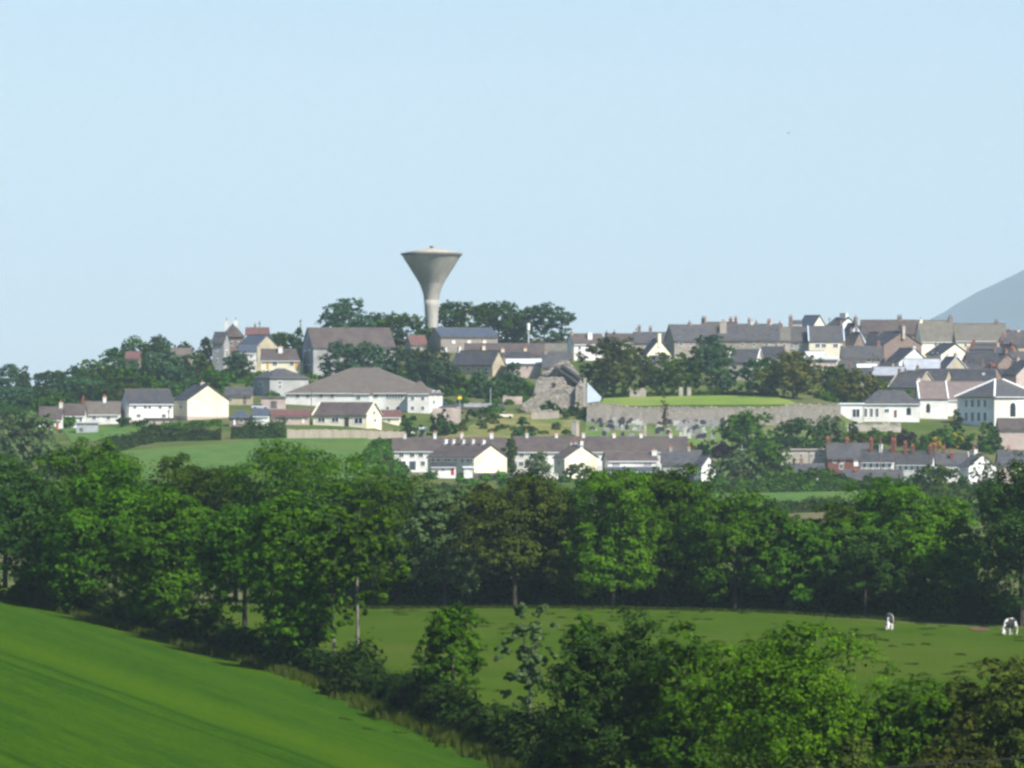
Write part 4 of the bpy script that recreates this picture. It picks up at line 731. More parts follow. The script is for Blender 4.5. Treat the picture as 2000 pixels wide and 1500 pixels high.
# ------------------------------------------------------------------ walls, ruin, graveyard, fence
def rubble_wall(name, label, x0, x1, d, ytop, ybot, thick=.8, mat='stone', seed=3, steps=((0, 0),), cat='wall', step=1.1, jag=.25):
    """free-standing stone wall facing the camera with coping stones as parts"""
    rng = np.random.default_rng(seed); k = d / F; X0, X1 = (x0 - 1000) * k, (x1 - 1000) * k; zb, zt_ = (800 - ybot) * k, (800 - ytop) * k
    n_ = int((X1 - X0) / step); xs_ = np.linspace(0, X1 - X0, n_ + 1)
    top = (zt_ - zb) + np.interp(xs_ / (X1 - X0), [s[0] for s in steps], [s[1] for s in steps]) + rng.normal(size=n_ + 1) * jag * .35
    root = empty(name, (X0, d, zb)); tag(root, label, cat, kind='thing')
    v = []; f = []
    for x, t in zip(xs_, top):
        b1, b2 = rng.normal(size=2) * .06
        v += [(x, b1, -2.5), (x, b2, t * .5), (x, 0, t), (x, thick, t), (x, thick, -2.5)]
    for i in range(n_):
        for j in range(4): f.append((i*5+j, (i+1)*5+j, (i+1)*5+j+1, i*5+j+1))
    f.append((0, 1, 2, 3, 4)); f.append(tuple(n_ * 5 + j for j in (4, 3, 2, 1, 0)))
    me = bpy.data.meshes.new('masonry'); me.from_pydata(v, [], f); mesh_obj('masonry', me, MAT[mat], root)
    st = None
    for i in range(0, n_):
        if rng.random() < .72:
            mb = MB(); w2 = step * rng.uniform(.3, .46); hh = rng.uniform(.12, .32); mb.box(-w2, w2, -.08, thick + .08, -.1, hh)
            o = mb.build('coping_stone', MAT['pale_stone' if rng.random() < .5 else 'stone'], root, (xs_[i] + step / 2, 0, (top[i] + top[i+1]) / 2)); o.rotation_euler = (0, rng.normal() * .06, rng.normal() * .05)
    return root
rubble_wall('stone_wall', 'long rubble stone wall holding up the lawn above the graveyard', 1146, 1642, 1219.5, 796, 832, steps=((0, .9), (.12, .8), (.16, 0), (.75, -.1), (.8, .7), (1, .6)))
rubble_wall('stone_wall', 'short pale wall among shrubs below the ruin', 1038, 1092, 1222, 801, 808, mat='pale_stone', seed=8)
rubble_wall('stone_wall', 'tan garden wall curving below the car park', 845, 900, 1206, 797, 806, mat='pink_block', seed=9)
rubble_wall('stone_wall', 'grey yard wall beside the bin below the khaki gable', 906, 960, 1252, 788, 800, mat='grey_render', seed=10)
rubble_wall('stone_wall', 'red topped block wall left of the ruin', 982, 1020, 1262, 775, 790, mat='pink_block', seed=12)
rubble_wall('stone_wall', 'ruined brick wall fragment under the trees on the lawn', 1230, 1262, 1262, 762, 778, mat='pale_stone', seed=13, jag=1.2)
for i_, (x_, l_) in enumerate(((1326, 'left'), (1342, 'right'))):
    rubble_wall('gate_pier', f'{l_} stone pier of the dark gateway under the trees', x_, x_ + 8, 1260, 757, 776, thick=1.2, mat='pale_stone', seed=20 + i_, cat='gate pier', step=.5, jag=.1)
# ruin: broken gable walls, fallen slate slabs, lower masonry
d_r = dfind(1100, 800); k = d_r / F; ru = empty('ruined_castle', ((1090 - 1000) * k, d_r, (800 - 800) * k)); tag(ru, 'ruined stone building with collapsed roof slabs beside the white sheet', 'ruin')
def ruin_wall(name, outline, y0, th, mat, seed):
    """outline in picture columns/rows; extruded to real thickness with a ragged face"""
    rng = np.random.default_rng(seed); bm = bmesh.new()
    vs = [bm.verts.new(((px - 1090) * k, y0, (800 - py) * k)) for px, py in outline]; f_ = bm.faces.new(vs)
    r_ = bmesh.ops.extrude_face_region(bm, geom=[f_]); bmesh.ops.translate(bm, verts=[g for g in r_['geom'] if isinstance(g, bmesh.types.BMVert)], vec=(0, th, 0))
    bmesh.ops.triangulate(bm, faces=bm.faces[:]); bmesh.ops.subdivide_edges(bm, edges=bm.edges[:], cuts=4, use_grid_fill=True)
    for v_ in bm.verts: v_.co += Vector(rng.normal(size=3) * .075)
    me = bpy.data.meshes.new(name); bm.to_mesh(me); bm.free(); return mesh_obj(name, me, MAT[mat], ru)
ruin_wall('lower_wall', [(1035, 812), (1147, 812), (1147, 762), (1138, 756), (1120, 758), (1098, 759), (1075, 760), (1052, 764), (1045, 774), (1024, 786), (1016, 798)], 0, 2.5, 'stone', 1)
ruin_wall('front_wall', [(1042, 772), (1048, 742), (1056, 735), (1064, 737), (1085, 736), (1102, 738), (1107, 752), (1120, 756), (1128, 762), (1046, 768)], 2.2, 1.6, 'stone', 2)
ruin_wall('back_gable', [(1062, 762), (1066, 730), (1080, 714), (1098, 705), (1108, 703), (1118, 714), (1130, 728), (1136, 745), (1138, 762)], 5.5, 1.4, 'stone', 3)
ruin_wall('side_buttress', [(1122, 812), (1124, 756), (1133, 744), (1146, 758), (1147, 812)], -1.2, 1.5, 'stone', 4)
rng = np.random.default_rng(44)
for (a_, b_, y_, w_, t_) in (((1084, 716), (1122, 742), 4.4, 9, .5), ((1098, 712), (1138, 741), 4.9, 8, .5), ((1066, 735), (1088, 728), 3.7, 6, .4), ((1108, 732), (1134, 752), 3.6, 7, .4)):
    p0 = Vector(((a_[0] - 1090) * k, y_, (800 - a_[1]) * k)); p1 = Vector(((b_[0] - 1090) * k, y_ - .8, (800 - b_[1]) * k)); m = MB(); Ls = (p1 - p0).length
    m.box(0, Ls, -w_ * k, w_ * k, -t_ / 2, t_ / 2); o = m.build('roof_slab', MAT['slate'], ru); o.location = p0; o.rotation_euler = (p1 - p0).to_track_quat('X', 'Z').to_euler()
ow = MB(); ow.box(-.7, .7, -.2, .3, -1.0, 1.0); ow.build('doorway_black_block', MAT['black_stone'], ru, ((1122 - 1090) * k, 3.4, (800 - 754) * k)); ow = MB(); ow.box(-.4, .4, -.1, .3, -.4, .4)  # doorway is a solid black block, its inner shade put into colour
ow.build('window_black_block', MAT['black_stone'], ru, ((1082 - 1090) * k, 2.02, (800 - 751) * k))  # solid black block too, colour stands for shade in the opening
d_s = 1226; k = d_s / F; sh = empty('white_sheet_lean_to', ((1147 - 1000) * k, d_s, (800 - 790) * k)); tag(sh, 'pale blue white sloping sheet lean to against the ruin end', 'lean to')
m = MB(); pr = [(0, 747), (28, 776), (25, 784), (13, 785), (0, 787)]
nn = len(pr); m.v = [(x * k, 0, (790 - y) * k) for x, y in pr] + [(x * k, 3.2, (790 - y) * k) for x, y in pr]; m.f = [tuple(range(nn))[::-1], tuple(range(nn, 2 * nn))] + [(i, (i+1) % nn, (i+1) % nn + nn, i + nn) for i in range(nn)]
m.build('sheet', MAT['bluewhite'], sh); m = MB(); m.box(-.9 , -.2, .3, 1.0, -1, (790 - 738) * k); m.build('post', MAT['pale_stone'], sh)
# timber fence, each board a part
d_f = dfind(660, 857); k = d_f / F; fx0, fx1 = (561 - 1000) * k, (792 - 1000) * k; fe = empty('timber_fence', (fx0, d_f, (800 - 856) * k)); tag(fe, 'long pale timber fence between green field and cream bungalow', 'fence')
bm_ = MB(); bm_.box(-.3, .3, -.03, .03, -.3, 1.0); bme = bm_.mesh('fence_board'); bme.materials.append(MAT['timber']); rng = np.random.default_rng(3)
nb = int((fx1 - fx0) / .62)
for i in range(nb):
    u = i / nb; hh = (17 - 9 * max(0, u - .45) / .55) * k + rng.normal() * .05
    o = mesh_obj('fence_board', bme, None, fe, (i * .62 + .3, rng.normal() * .02, -1.2 * max(0, u - .45) / .55 * -.4)); o.scale = (1, 1, hh)
for z_ in (.45, 1.3):
    m = MB(); m.box(0, fx1 - fx0, .05, .13, z_ - .06, z_ + .06); m.build('rail', MAT['timber'], fe)
# graveyard
def stone_mesh(kind, mat):
    key = 'grave_' + kind + mat
    if key in UNIT: return UNIT[key]
    m = MB()
    if kind == 'slab':
        pr = [(-.42, 0), (.42, 0), (.42, .95)] + [(.42 * math.cos(a), .95 + .3 * math.sin(a)) for a in np.linspace(.4, math.pi - .4, 5)] + [(-.42, .95)]
        nn = len(pr); m.v = [(x, -.09, z) for x, z in pr] + [(x, .09, z) for x, z in pr]; m.f = [tuple(range(nn)), tuple(range(nn, 2*nn))[::-1]] + [(i, i+nn, (i+1) % nn+nn, (i+1) % nn) for i in range(nn)]
    elif kind == 'cross': m.box(-.1, .1, -.1, .1, 0, 1.6); m.box(-.45, -.1, -.09, .09, .95, 1.2); m.box(.1, .45, -.09, .09, .95, 1.2)
    elif kind == 'pillar': m.box(-.28, .28, -.28, .28, 0, 2.6); m.box(-.38, .38, -.38, .38, 2.6, 2.8)
    elif kind == 'block': m.box(-.75, .75, -.12, .12, 0, .75); m.box(-.45, .45, -.1, .1, .75, 1.0)
    elif kind == 'base': m.box(-.6, .6, -.25, .25, -.4, .18)
    elif kind == 'kerb': m.box(-.75, -.6, -2.2, -.1, -.3, .2); m.box(.6, .75, -2.2, -.1, -.3, .2); m.box(-.6, .6, -2.2, -2.05, -.3, .2)
    me = m.mesh(key); me.materials.append(MAT[mat]); UNIT[key] = me; return me
def grave(px, py, kind, mat, s=1.0, label=None, group=None, kerb=False, rz=0):
    d = dfind(px, py, 1140, 1219); x = (px - 1000) / F * d
    r = empty('gravestone' if kind != 'pillar' else 'stone_pillar', (x, d, gz(x, d) + .12), R(rz)); r.scale = (s, s, s)
    tag(r, label, 'gravestone' if kind != 'pillar' else 'pillar', group)
    mesh_obj('headstone' if kind != 'pillar' else 'shaft', stone_mesh(kind, mat), None, r); mesh_obj('base', stone_mesh('base', mat if mat != 'black_stone' else 'grave_grey'), None, r)
    if kerb: mesh_obj('kerb', stone_mesh('kerb', 'grave_grey' if mat == 'black_stone' else mat), None, r)
G1, G2, G3 = 'dark polished gravestones', 'white gravestones', 'grey gravestones'
rng = np.random.default_rng(17); n0 = 0
for px, py in ((1156, 824), (1172, 823), (1193, 826), (1216, 827), (1232, 828), (1174, 838), (1192, 840), (1214, 836), (1224, 842), (1308, 825), (1339, 826), (1360, 824), (1372, 821), (1388, 822), (1288, 835), (1355, 843), (1349, 846), (1361, 840), (1284, 850), (1305, 852), (1180, 854), (1216, 855), (1376, 858), (1368, 860), (1289, 846), (1157, 842)):
    grave(px, py, 'slab' if rng.random() < .6 else 'block', 'black_stone', rng.uniform(.95, 1.4), 'dark polished gravestone standing in the graveyard below the stone wall', G1, rng.random() < .4, rng.normal() * 6)
for px, py in ((1245, 827), (1238, 830), (1324, 828), (1318, 829), (1289, 838), (1286, 840), (1306, 844), (1340, 842), (1374, 845), (1338, 853), (1330, 854), (1215, 841), (1240, 842), (1160, 841), (1346, 857), (1254, 828)):
    grave(px, py, ('slab', 'slab', 'block', 'block', 'cross')[int(rng.integers(0, 5))], 'grave_white', rng.uniform(.7, 1.05), 'white gravestone standing in the graveyard below the stone wall', G2, rng.random() < .5, rng.normal() * 6)
for px, py in ((1150, 826), (1204, 841), (1345, 829), (1360, 830), (1352, 826), (1366, 829), (1330, 836), (1326, 842), (1345, 838), (1200, 828), (1382, 824), (1396, 823), (1402, 826), (1365, 851), (1350, 851), (1234, 855), (1250, 842), (1408, 840), (1415, 838), (1185, 844)):
    grave(px, py, 'slab' if rng.random() < .5 else 'block', 'grave_grey', rng.uniform(.9, 1.3), 'grey gravestone standing in the graveyard below the stone wall', G3, rng.random() < .4, rng.normal() * 6)
grave(1260, 855, 'pillar', 'pale_stone', 1.15, 'tall buff stone pillar in the middle of the graveyard')
grave(1391, 858, 'pillar', 'grave_grey', 1.3, 'tall grey pillar at right side of the graveyard')
grave(1418, 834, 'pillar', 'pale_stone', 1.0, 'short stone pillar against the long wall')
grave(1120, 855, 'pillar', 'grave_grey', 1.35, 'grey gate pillar at the left edge of the graveyard')
grave(1128, 855, 'pillar', 'pink_block', 1.35, 'pinkish gate pillar at the left edge of the graveyard')
# poles, masts and signs
def pole(name, label, px, ytop, ybase, r=.12, d=None, mat='pole_wood', cat='pole', arms=(), head=None):
    d = d or dfind(px, ybase); k = d / F; x = (px - 1000) * k; zb = gz(x, d); h = (800 - ytop) * k - zb; rt = empty(name, (x, d, zb)); tag(rt, label, cat)
    m = MB(); m.tube((0, 0, -.5), (0, 0, h), r, r * .75); m.build('post', MAT[mat], rt)
    for (y_, w_, hh, mt) in arms:
        m = MB(); z = (800 - y_) * k - zb; m.box(-w_ * k / 2, w_ * k / 2, -r - .1, -r - .02, z - hh * k / 2, z + hh * k / 2); m.build('sign' if mt.startswith('yel') else 'crossarm', MAT[mt], rt)
    if head:
        m = MB(); m.tube((0, 0, h - head[0] * k), (0, 0, h), head[1], head[1], 8); m.build('head', MAT[head[2]], rt)
pole('sign_pole', 'slim pole carrying two yellow signs by the car park', 898, 772, 815, .1, arms=((777, 8, 6, 'yellow_paint'), (807, 6, 5, 'yellow_paint')), mat='metal_grey', cat='sign')
pole('mast', 'white topped mast standing against the hilltop trees', 1032, 631, 670, .3, d=1420, mat='metal_grey', cat='mast', head=(14, .42, 'white_paint'))
pole('mast', 'grey mast in front of the hilltop trees right of the tower', 912, 612, 648, .25, d=1445, mat='metal_grey', cat='mast', head=(9, .4, 'pale_stone'))
pole('utility_pole', 'thin pole on the skyline right of the red roofed house', 507, 627, 690, .16, d=1440, cat='utility pole', arms=((632, 7, 1.2, 'pole_wood'),))
pole('utility_pole', 'tall thin pole on the skyline just left of the hall', 587, 624, 690, .18, d=1440, cat='utility pole', arms=((627, 6, 1.2, 'pole_wood'),))
pole('utility_pole', 'slender pole on the hilltop left of the water tower', 767, 606, 650, .16, d=1455, cat='utility pole', arms=((609, 6, 1.2, 'pole_wood'),))
pole('utility_pole', 'utility pole in the valley field before the hazy trees', 1601, 972, 992, .14, d=1010, cat='utility pole', arms=((974, 8, 1.2, 'pole_wood'),))
pole('utility_pole', 'pole beside the hedge right of the green hillside field', 745, 880, 925, .12, d=1060, cat='utility pole')
pole('utility_pole', 'grey pole among shrubs by the tan block wall', 958, 758, 792, .12, d=1255, mat='metal_grey', cat='utility pole')
pole('tv_aerial', 'tall aerial above the white terrace left of hazy trees', 1449, 868, 900, .1, d=1140, mat='metal_grey', cat='aerial', arms=((878, 9, 1.2, 'metal_grey'),))
for i_, (px_, yt_, d_, l_) in enumerate(((1243, 640, 1436, 'pole on the skyline left of the two brick chimneys'), (1620, 620, 1455, 'pole on the skyline beside the bright white gable'), (1705, 690, 1372, 'pole among the right hillside roofs below the long dark roof'),
      (1850, 690, 1362, 'pole between the silver workshop and stone gable'), (608, 760, 1215, 'pole at the left end of the large white building'), (1580, 880, 1120, 'pole before the cream stone building'), (880, 820, 1186, 'pole on the rough grass slope'),
      (1720, 850, 1120, 'pole behind the white bay fronted terrace'), (330, 800, 1180, 'pole by the cream blank gable'), (1060, 870, 1115, 'dark pole in front of the longest terrace'))):
    pole('utility_pole', 'utility ' + l_, px_, yt_, 0, .12, d=d_, cat='utility pole', arms=((yt_ + 3, 7, 1.0, 'pole_wood'),))
rubble_wall('garden_wall', 'low stone garden wall along the foot of the first white terrace', 772, 840, 1094, 927, 934, thick=.4, seed=31)
rubble_wall('garden_wall', 'low pale garden wall below the longest terrace', 1004, 1090, 1096, 924, 932, thick=.4, mat='white', seed=32)
rubble_wall('garden_wall', 'low stone wall beside the church grass bank', 1655, 1760, 1205, 828, 838, thick=.5, mat='pale_stone', seed=33)
rubble_wall('garden_wall', 'stone yard wall among the right hillside houses', 1600, 1690, 1352, 742, 756, thick=.5, mat='stone', seed=34)
rubble_wall('garden_wall', 'tan boundary wall below the hipped grey house', 566, 640, 1262, 768, 778, thick=.4, mat='pink_block', seed=35)
# vehicles
def car(name, label, px, py, d, rz, mat, L=4.1):
    x = (px - 1000) / F * d; r = empty(name, (x, d, gz(x, d) + .12), R(rz)); tag(r, label, 'car'); h = L / 2
    m = MB(); pr = [(-h, .35), (h, .35), (h, .8), (h * .85, .92), (h * .45, .98), (-h * .8, 1.0), (-h, .85)]
    nn = len(pr); m.v = [(a, -.85, z) for a, z in pr] + [(a, .85, z) for a, z in pr]; m.f = [tuple(range(nn)), tuple(range(nn, 2*nn))[::-1]] + [(i, i+nn, (i+1) % nn+nn, (i+1) % nn) for i in range(nn)]; m.build('body', MAT[mat], r)
    m = MB(); pr = [(-h * .75, .99), (h * .42, .97), (h * .1, 1.4), (-h * .5, 1.42)]; nn = 4; m.v = [(a, -.74, z) for a, z in pr] + [(a, .74, z) for a, z in pr]; m.f = [tuple(range(nn)), tuple(range(nn, 2*nn))[::-1]] + [(i, i+nn, (i+1) % nn+nn, (i+1) % nn) for i in range(nn)]; m.build('cabin', MAT['glass'], r)
    m = MB(); m.box(-h * .5, h * .1, -.76, .76, 1.4, 1.46); m.build('roof', MAT[mat], r)
    for a in (-h * .62, h * .62):
        for s_ in (-.86, .86):
            m = MB(); m.tube((a, s_ - .1, .32), (a, s_ + .1, .32), .32, .32, 10); m.build('wheel', MAT['rubber'], r)
car('parked_car', 'dark blue car parked at right end of the large white building', 856, 792, dfind(856, 793), 5, 'blue_car')
car('parked_car', 'white car parked beneath the dark evergreens by the hall', 645, 725, dfind(645, 730), 20, 'white_paint')
car('parked_car', 'silver car parked beside the pale stone store', 507, 800, dfind(507, 801), 12, 'silver_sheet')
car('parked_car', 'small cream car on the track above the rough slope', 988, 817, dfind(988, 818), 0, 'cream', 3.4)
# patch of road in front of care home
patch('car_park', (qy(842, 800), qy(985, 800), qy(985, 786), qy(842, 788)), MAT['asphalt'], 16, 8, .2, label='small asphalt car park right of the large white building')

# ------------------------------------------------------------------ cows
def hide(name, spots):
    m, n, l, b = nmat(name); tc = n.new('ShaderNodeTexCoord'); no = n.new('ShaderNodeTexNoise'); no.inputs['Scale'].default_value = 2.2; no.inputs['Detail'].default_value = 2
    l.new(tc.outputs['Object'], no.inputs['Vector']); prev = None
    for (x, y, z, r) in spots:
        ds = n.new('ShaderNodeVectorMath'); ds.operation = 'DISTANCE'; ds.inputs[1].default_value = (x, y, z); l.new(tc.outputs['Object'], ds.inputs[0])
        sb = n.new('ShaderNodeMath'); sb.operation = 'SUBTRACT'; sb.inputs[1].default_value = r; l.new(ds.outputs['Value'], sb.inputs[0])
        if prev is None: prev = sb
        else:
            mn = n.new('ShaderNodeMath'); mn.operation = 'MINIMUM'; l.new(prev.outputs[0], mn.inputs[0]); l.new(sb.outputs[0], mn.inputs[1]); prev = mn
    ma = n.new('ShaderNodeMath'); ma.operation = 'MULTIPLY_ADD'; ma.inputs[1].default_value = .35; l.new(no.outputs[0], ma.inputs[0]); l.new(prev.outputs[0], ma.inputs[2])
    rp = n.new('ShaderNodeValToRGB'); rp.color_ramp.elements[0].color = (.012, .011, .012, 1); rp.color_ramp.elements[1].color = (.60, .56, .50, 1); rp.color_ramp.elements[0].position = .165; rp.color_ramp.elements[1].position = .19
    l.new(ma.outputs[0], rp.inputs[0]); l.new(rp.outputs[0], b.inputs['Base Color']); b.inputs['Roughness'].default_value = .7; MAT[name] = m
hide('cow_hide_black', [(.75, 0, 1.35, .5), (-.3, 0, 1.4, .45), (1.2, .25, .8, .3), (1.4, -.2, .5, .2), (.7, .3, .8, .2), (.9, -.3, 1.0, .3), (1.45, .15, .4, .14)])
hide('cow_hide_white', [(.45, .38, 1.02, .52), (-.75, .3, 1.2, .28), (1.3, .15, .62, .24), (.5, -.4, 1.0, .4), (-1.1, 0, .8, .25), (.95, .2, 1.0, .3), (-.2, .3, 1.35, .22)])
def cow(label, px, py, rz, group='cows grazing in the pasture', hd='cow_hide_black'):
    d = dfind(px, py, 380, 474); x = (px - 1000) / F * d; root = empty('cow', (x, d, gz(x, d) + .12), R(rz)); tag(root, label, 'cow', group)
    # skeleton: x forward, z up; head lowered to graze
    V = [((0, 0, 1.05), (.38, .44)), ((.55, 0, 1.06), (.36, .42)), ((-.6, 0, 1.12), (.34, .36)), ((-.95, 0, 1.15), (.22, .22)),           # pelvis-belly chain 0..3
         ((.88, 0, 1.12), (.24, .30)), ((1.15, 0, .88), (.15, .2)), ((1.38, 0, .52), (.13, .16)), ((1.52, 0, .30), (.13, .14)), ((1.66, 0, .10), (.10, .09))]
    E = [(0, 1), (0, 2), (2, 3), (1, 4), (4, 5), (5, 6), (6, 7), (7, 8)]
    for sy in (-1, 1):
        i = len(V); V += [((.66, .2 * sy, .78), (.16, .15)), ((.68, .22 * sy, .42), (.085, .085)), ((.66, .22 * sy, .12), (.06, .06)), ((.70, .22 * sy, .0), (.075, .07))]
        E += [(1, i), (i, i+1), (i+1, i+2), (i+2, i+3)]
        i = len(V); V += [((-.62, .22 * sy, .80), (.2, .17)), ((-.86, .23 * sy, .50), (.09, .085)), ((-.78, .23 * sy, .14), (.06, .06)), ((-.74, .23 * sy, .0), (.075, .07))]
        E += [(2, i), (i, i+1), (i+1, i+2), (i+2, i+3)]
        i = len(V); V += [((1.40, .2 * sy, .56), (.05, .03)), ((1.36, .34 * sy, .54), (.05, .03))]; E += [(6, i), (i, i+1)]
    i = len(V); V += [((-1.06, 0, 1.1), (.04, .04)), ((-1.12, 0, .75), (.035, .035)), ((-1.10, 0, .38), (.06, .06))]; E += [(3, i), (i, i+1), (i+1, i+2)]
    me = bpy.data.meshes.new('body'); me.from_pydata([(a[0] + 0, a[1], a[2]) for a, _ in V], E, [])
    o = mesh_obj('body', me, MAT[hd], root); sk = o.modifiers.new('skin', 'SKIN'); sk.use_smooth_shade = True
    for j, (_, r_) in enumerate(V): me.skin_vertices[0].data[j].radius = r_; me.skin_vertices[0].data[j].use_root = (j == 0)
    o.modifiers.new('sub', 'SUBSURF').levels = 2; o.modifiers['sub'].render_levels = 2
    ud = MB(); ud.lathe([(.05, -.12), (.16, -.06), (.2, .08), (.12, .2)], 10); ud.build('udder', MAT['pink_block'], root, (-.5, 0, .66), smooth=True)
cow('black and white cow grazing head down facing the camera', 1737, 1233, -98)
cow('black and white cow with black shoulder patch at right edge of pasture', 1974, 1243, -120, hd='cow_hide_white')
# bird
bd = empty('bird', P(1540, 260, 520)); tag(bd, 'small dark bird flying alone in the pale sky', 'bird'); s_ = .32
m = MB(); m.lathe([(.01, -.5), (.09, -.3), (.12, 0), (.08, .3), (.02, .5)], 8); o = m.build('body', MAT['bird_feather'], bd); o.rotation_euler = (0, R(80), R(20)); o.scale = (s_, s_, s_)
for sg in (-1, 1):
    m = MB(); m.poly([(.1, 0, .02), (.05, .5 * sg, .16), (-.1, .95 * sg, .05), (-.22, .5 * sg, .1), (-.2, 0, 0)]); m.poly([(.1, 0, -.01), (-.2, 0, -.03), (-.22, .5 * sg, .08), (-.1, .95 * sg, .03), (.05, .5 * sg, .13)])
    o = m.build('wing', MAT['bird_feather'], bd); o.scale = (s_, s_, s_); o.rotation_euler = (0, 0, R(40))
# cable crossing the lower right corner between two poles
cb = empty('overhead_cable', q(1500, 205) + (0,)); tag(cb, 'thin dark overhead cable crossing the lower right corner', 'cable')
A_ = P(1000, 1546, 205); B_ = P(2250, 1462, 205); org = cb.location; m = MB(); prev = None
for t in np.linspace(0, 1, 25):
    p = A_.lerp(B_, t); p.z -= .22 * 4 * t * (1 - t) * .2
    if prev is not None: m.tube(prev - org, p - org, .028, .028, 6)
    prev = p.copy()
m.build('wire', MAT['rubber'], cb)
for p in (A_, B_):
    m = MB(); m.tube((p.x - org.x, p.y - org.y, gz(p.x, p.y) - .5), (p.x - org.x, p.y - org.y, p.z + .4), .13, .1); m.build('pole', MAT['pole_wood'], cb)
# ------------------------------------------------------------------ trees and hedges
T = tree
# left hillside wood
GW = 'trees of the wood on the left hillside'
for a in (
 ('conifer', 'broad dark conifer at the very left of the skyline', 14, 712, 800, 70, 1380, 'blue', 'oval'),
 ('conifer', 'narrow pointed conifer left of the gap in the skyline', 48, 716, 800, 36, 1370, 'blue', 'cone'),
 ('conifer', 'ragged small conifer right of the skyline gap', 76, 729, 805, 40, 1370, 'blue', 'cone'),
 ('tree', 'spiky topped dark tree in the left skyline dip', 105, 724, 805, 52, 1360, 'blue', 'oval'),
 ('tree', 'rounded dark tree on skyline above the lowest cottage', 146, 715, 795, 66, 1345, 'dark', 'round'),
 ('tree', 'mid green rounded tree on the rising left skyline', 186, 703, 775, 62, 1350, 'mid', 'round'),
 ('tree', 'square topped tree above the wood left of twin crowns', 220, 680, 745, 44, 1395, 'dark', 'oval'),
 ('tree', 'left of the two rounded crowns high on the left skyline', 262, 657, 735, 46, 1410, 'mid', 'round'),
 ('tree', 'right of the two rounded crowns high on the left skyline', 310, 655, 735, 48, 1410, 'dark', 'round'),
 ('tree', 'small dark crown on skyline left of brown villa', 362, 668, 705, 30, 1420, 'dark', 'round'),
 ('tree', 'dark tree tucked against the left side of the brown villa', 402, 660, 720, 26, 1400, 'dark', 'oval'),
 ('tree', 'large spreading dark tree above the slate roofed white house', 308, 688, 775, 112, 1310, 'blue', 'round'),
 ('tree', 'olive green tree between the dark tree and brown villa', 384, 688, 758, 62, 1320, 'olive', 'round'),
 ('tree', 'dark tree filling the wood behind the middle cottage', 160, 735, 815, 90, 1290, 'blue', 'round'),
 ('tree', 'mid green tree filling the wood below the square topped tree', 232, 715, 800, 80, 1300, 'mid', 'round'),
 ('tree', 'dark tree at far left edge of the wood above pale trees', 25, 755, 845, 90, 1260, 'blue', 'round'),
 ('tree', 'shadowy tree in the wood above the lowest cottage', 95, 760, 840, 90, 1250, 'dark', 'round'),
 ('tree', 'lighter green shrubby tree right behind the lowest cottage', 100, 773, 835, 60, 1200, 'mid', 'round'),
 ('tree', 'dark tree directly behind the right cottage of the row', 195, 748, 815, 70, 1240, 'dark', 'round'),
 ('tree', 'small rounded bright tree above the dark slate roof', 297, 735, 770, 34, 1240, 'mid', 'round'),
 ('tree', 'yellowish green bush above the slate roofed white house', 252, 750, 785, 44, 1230, 'olive', 'bush'),
 ('tree', 'dark green tree left of the stable', 420, 722, 772, 60, 1290, 'mid', 'round'),
 ('tree', 'olive tree below the small skyline crown', 350, 700, 770, 50, 1330, 'olive', 'round'),
): T(*a[:5], a[5] * 1.25, *a[6:], group=GW, bare=.03)
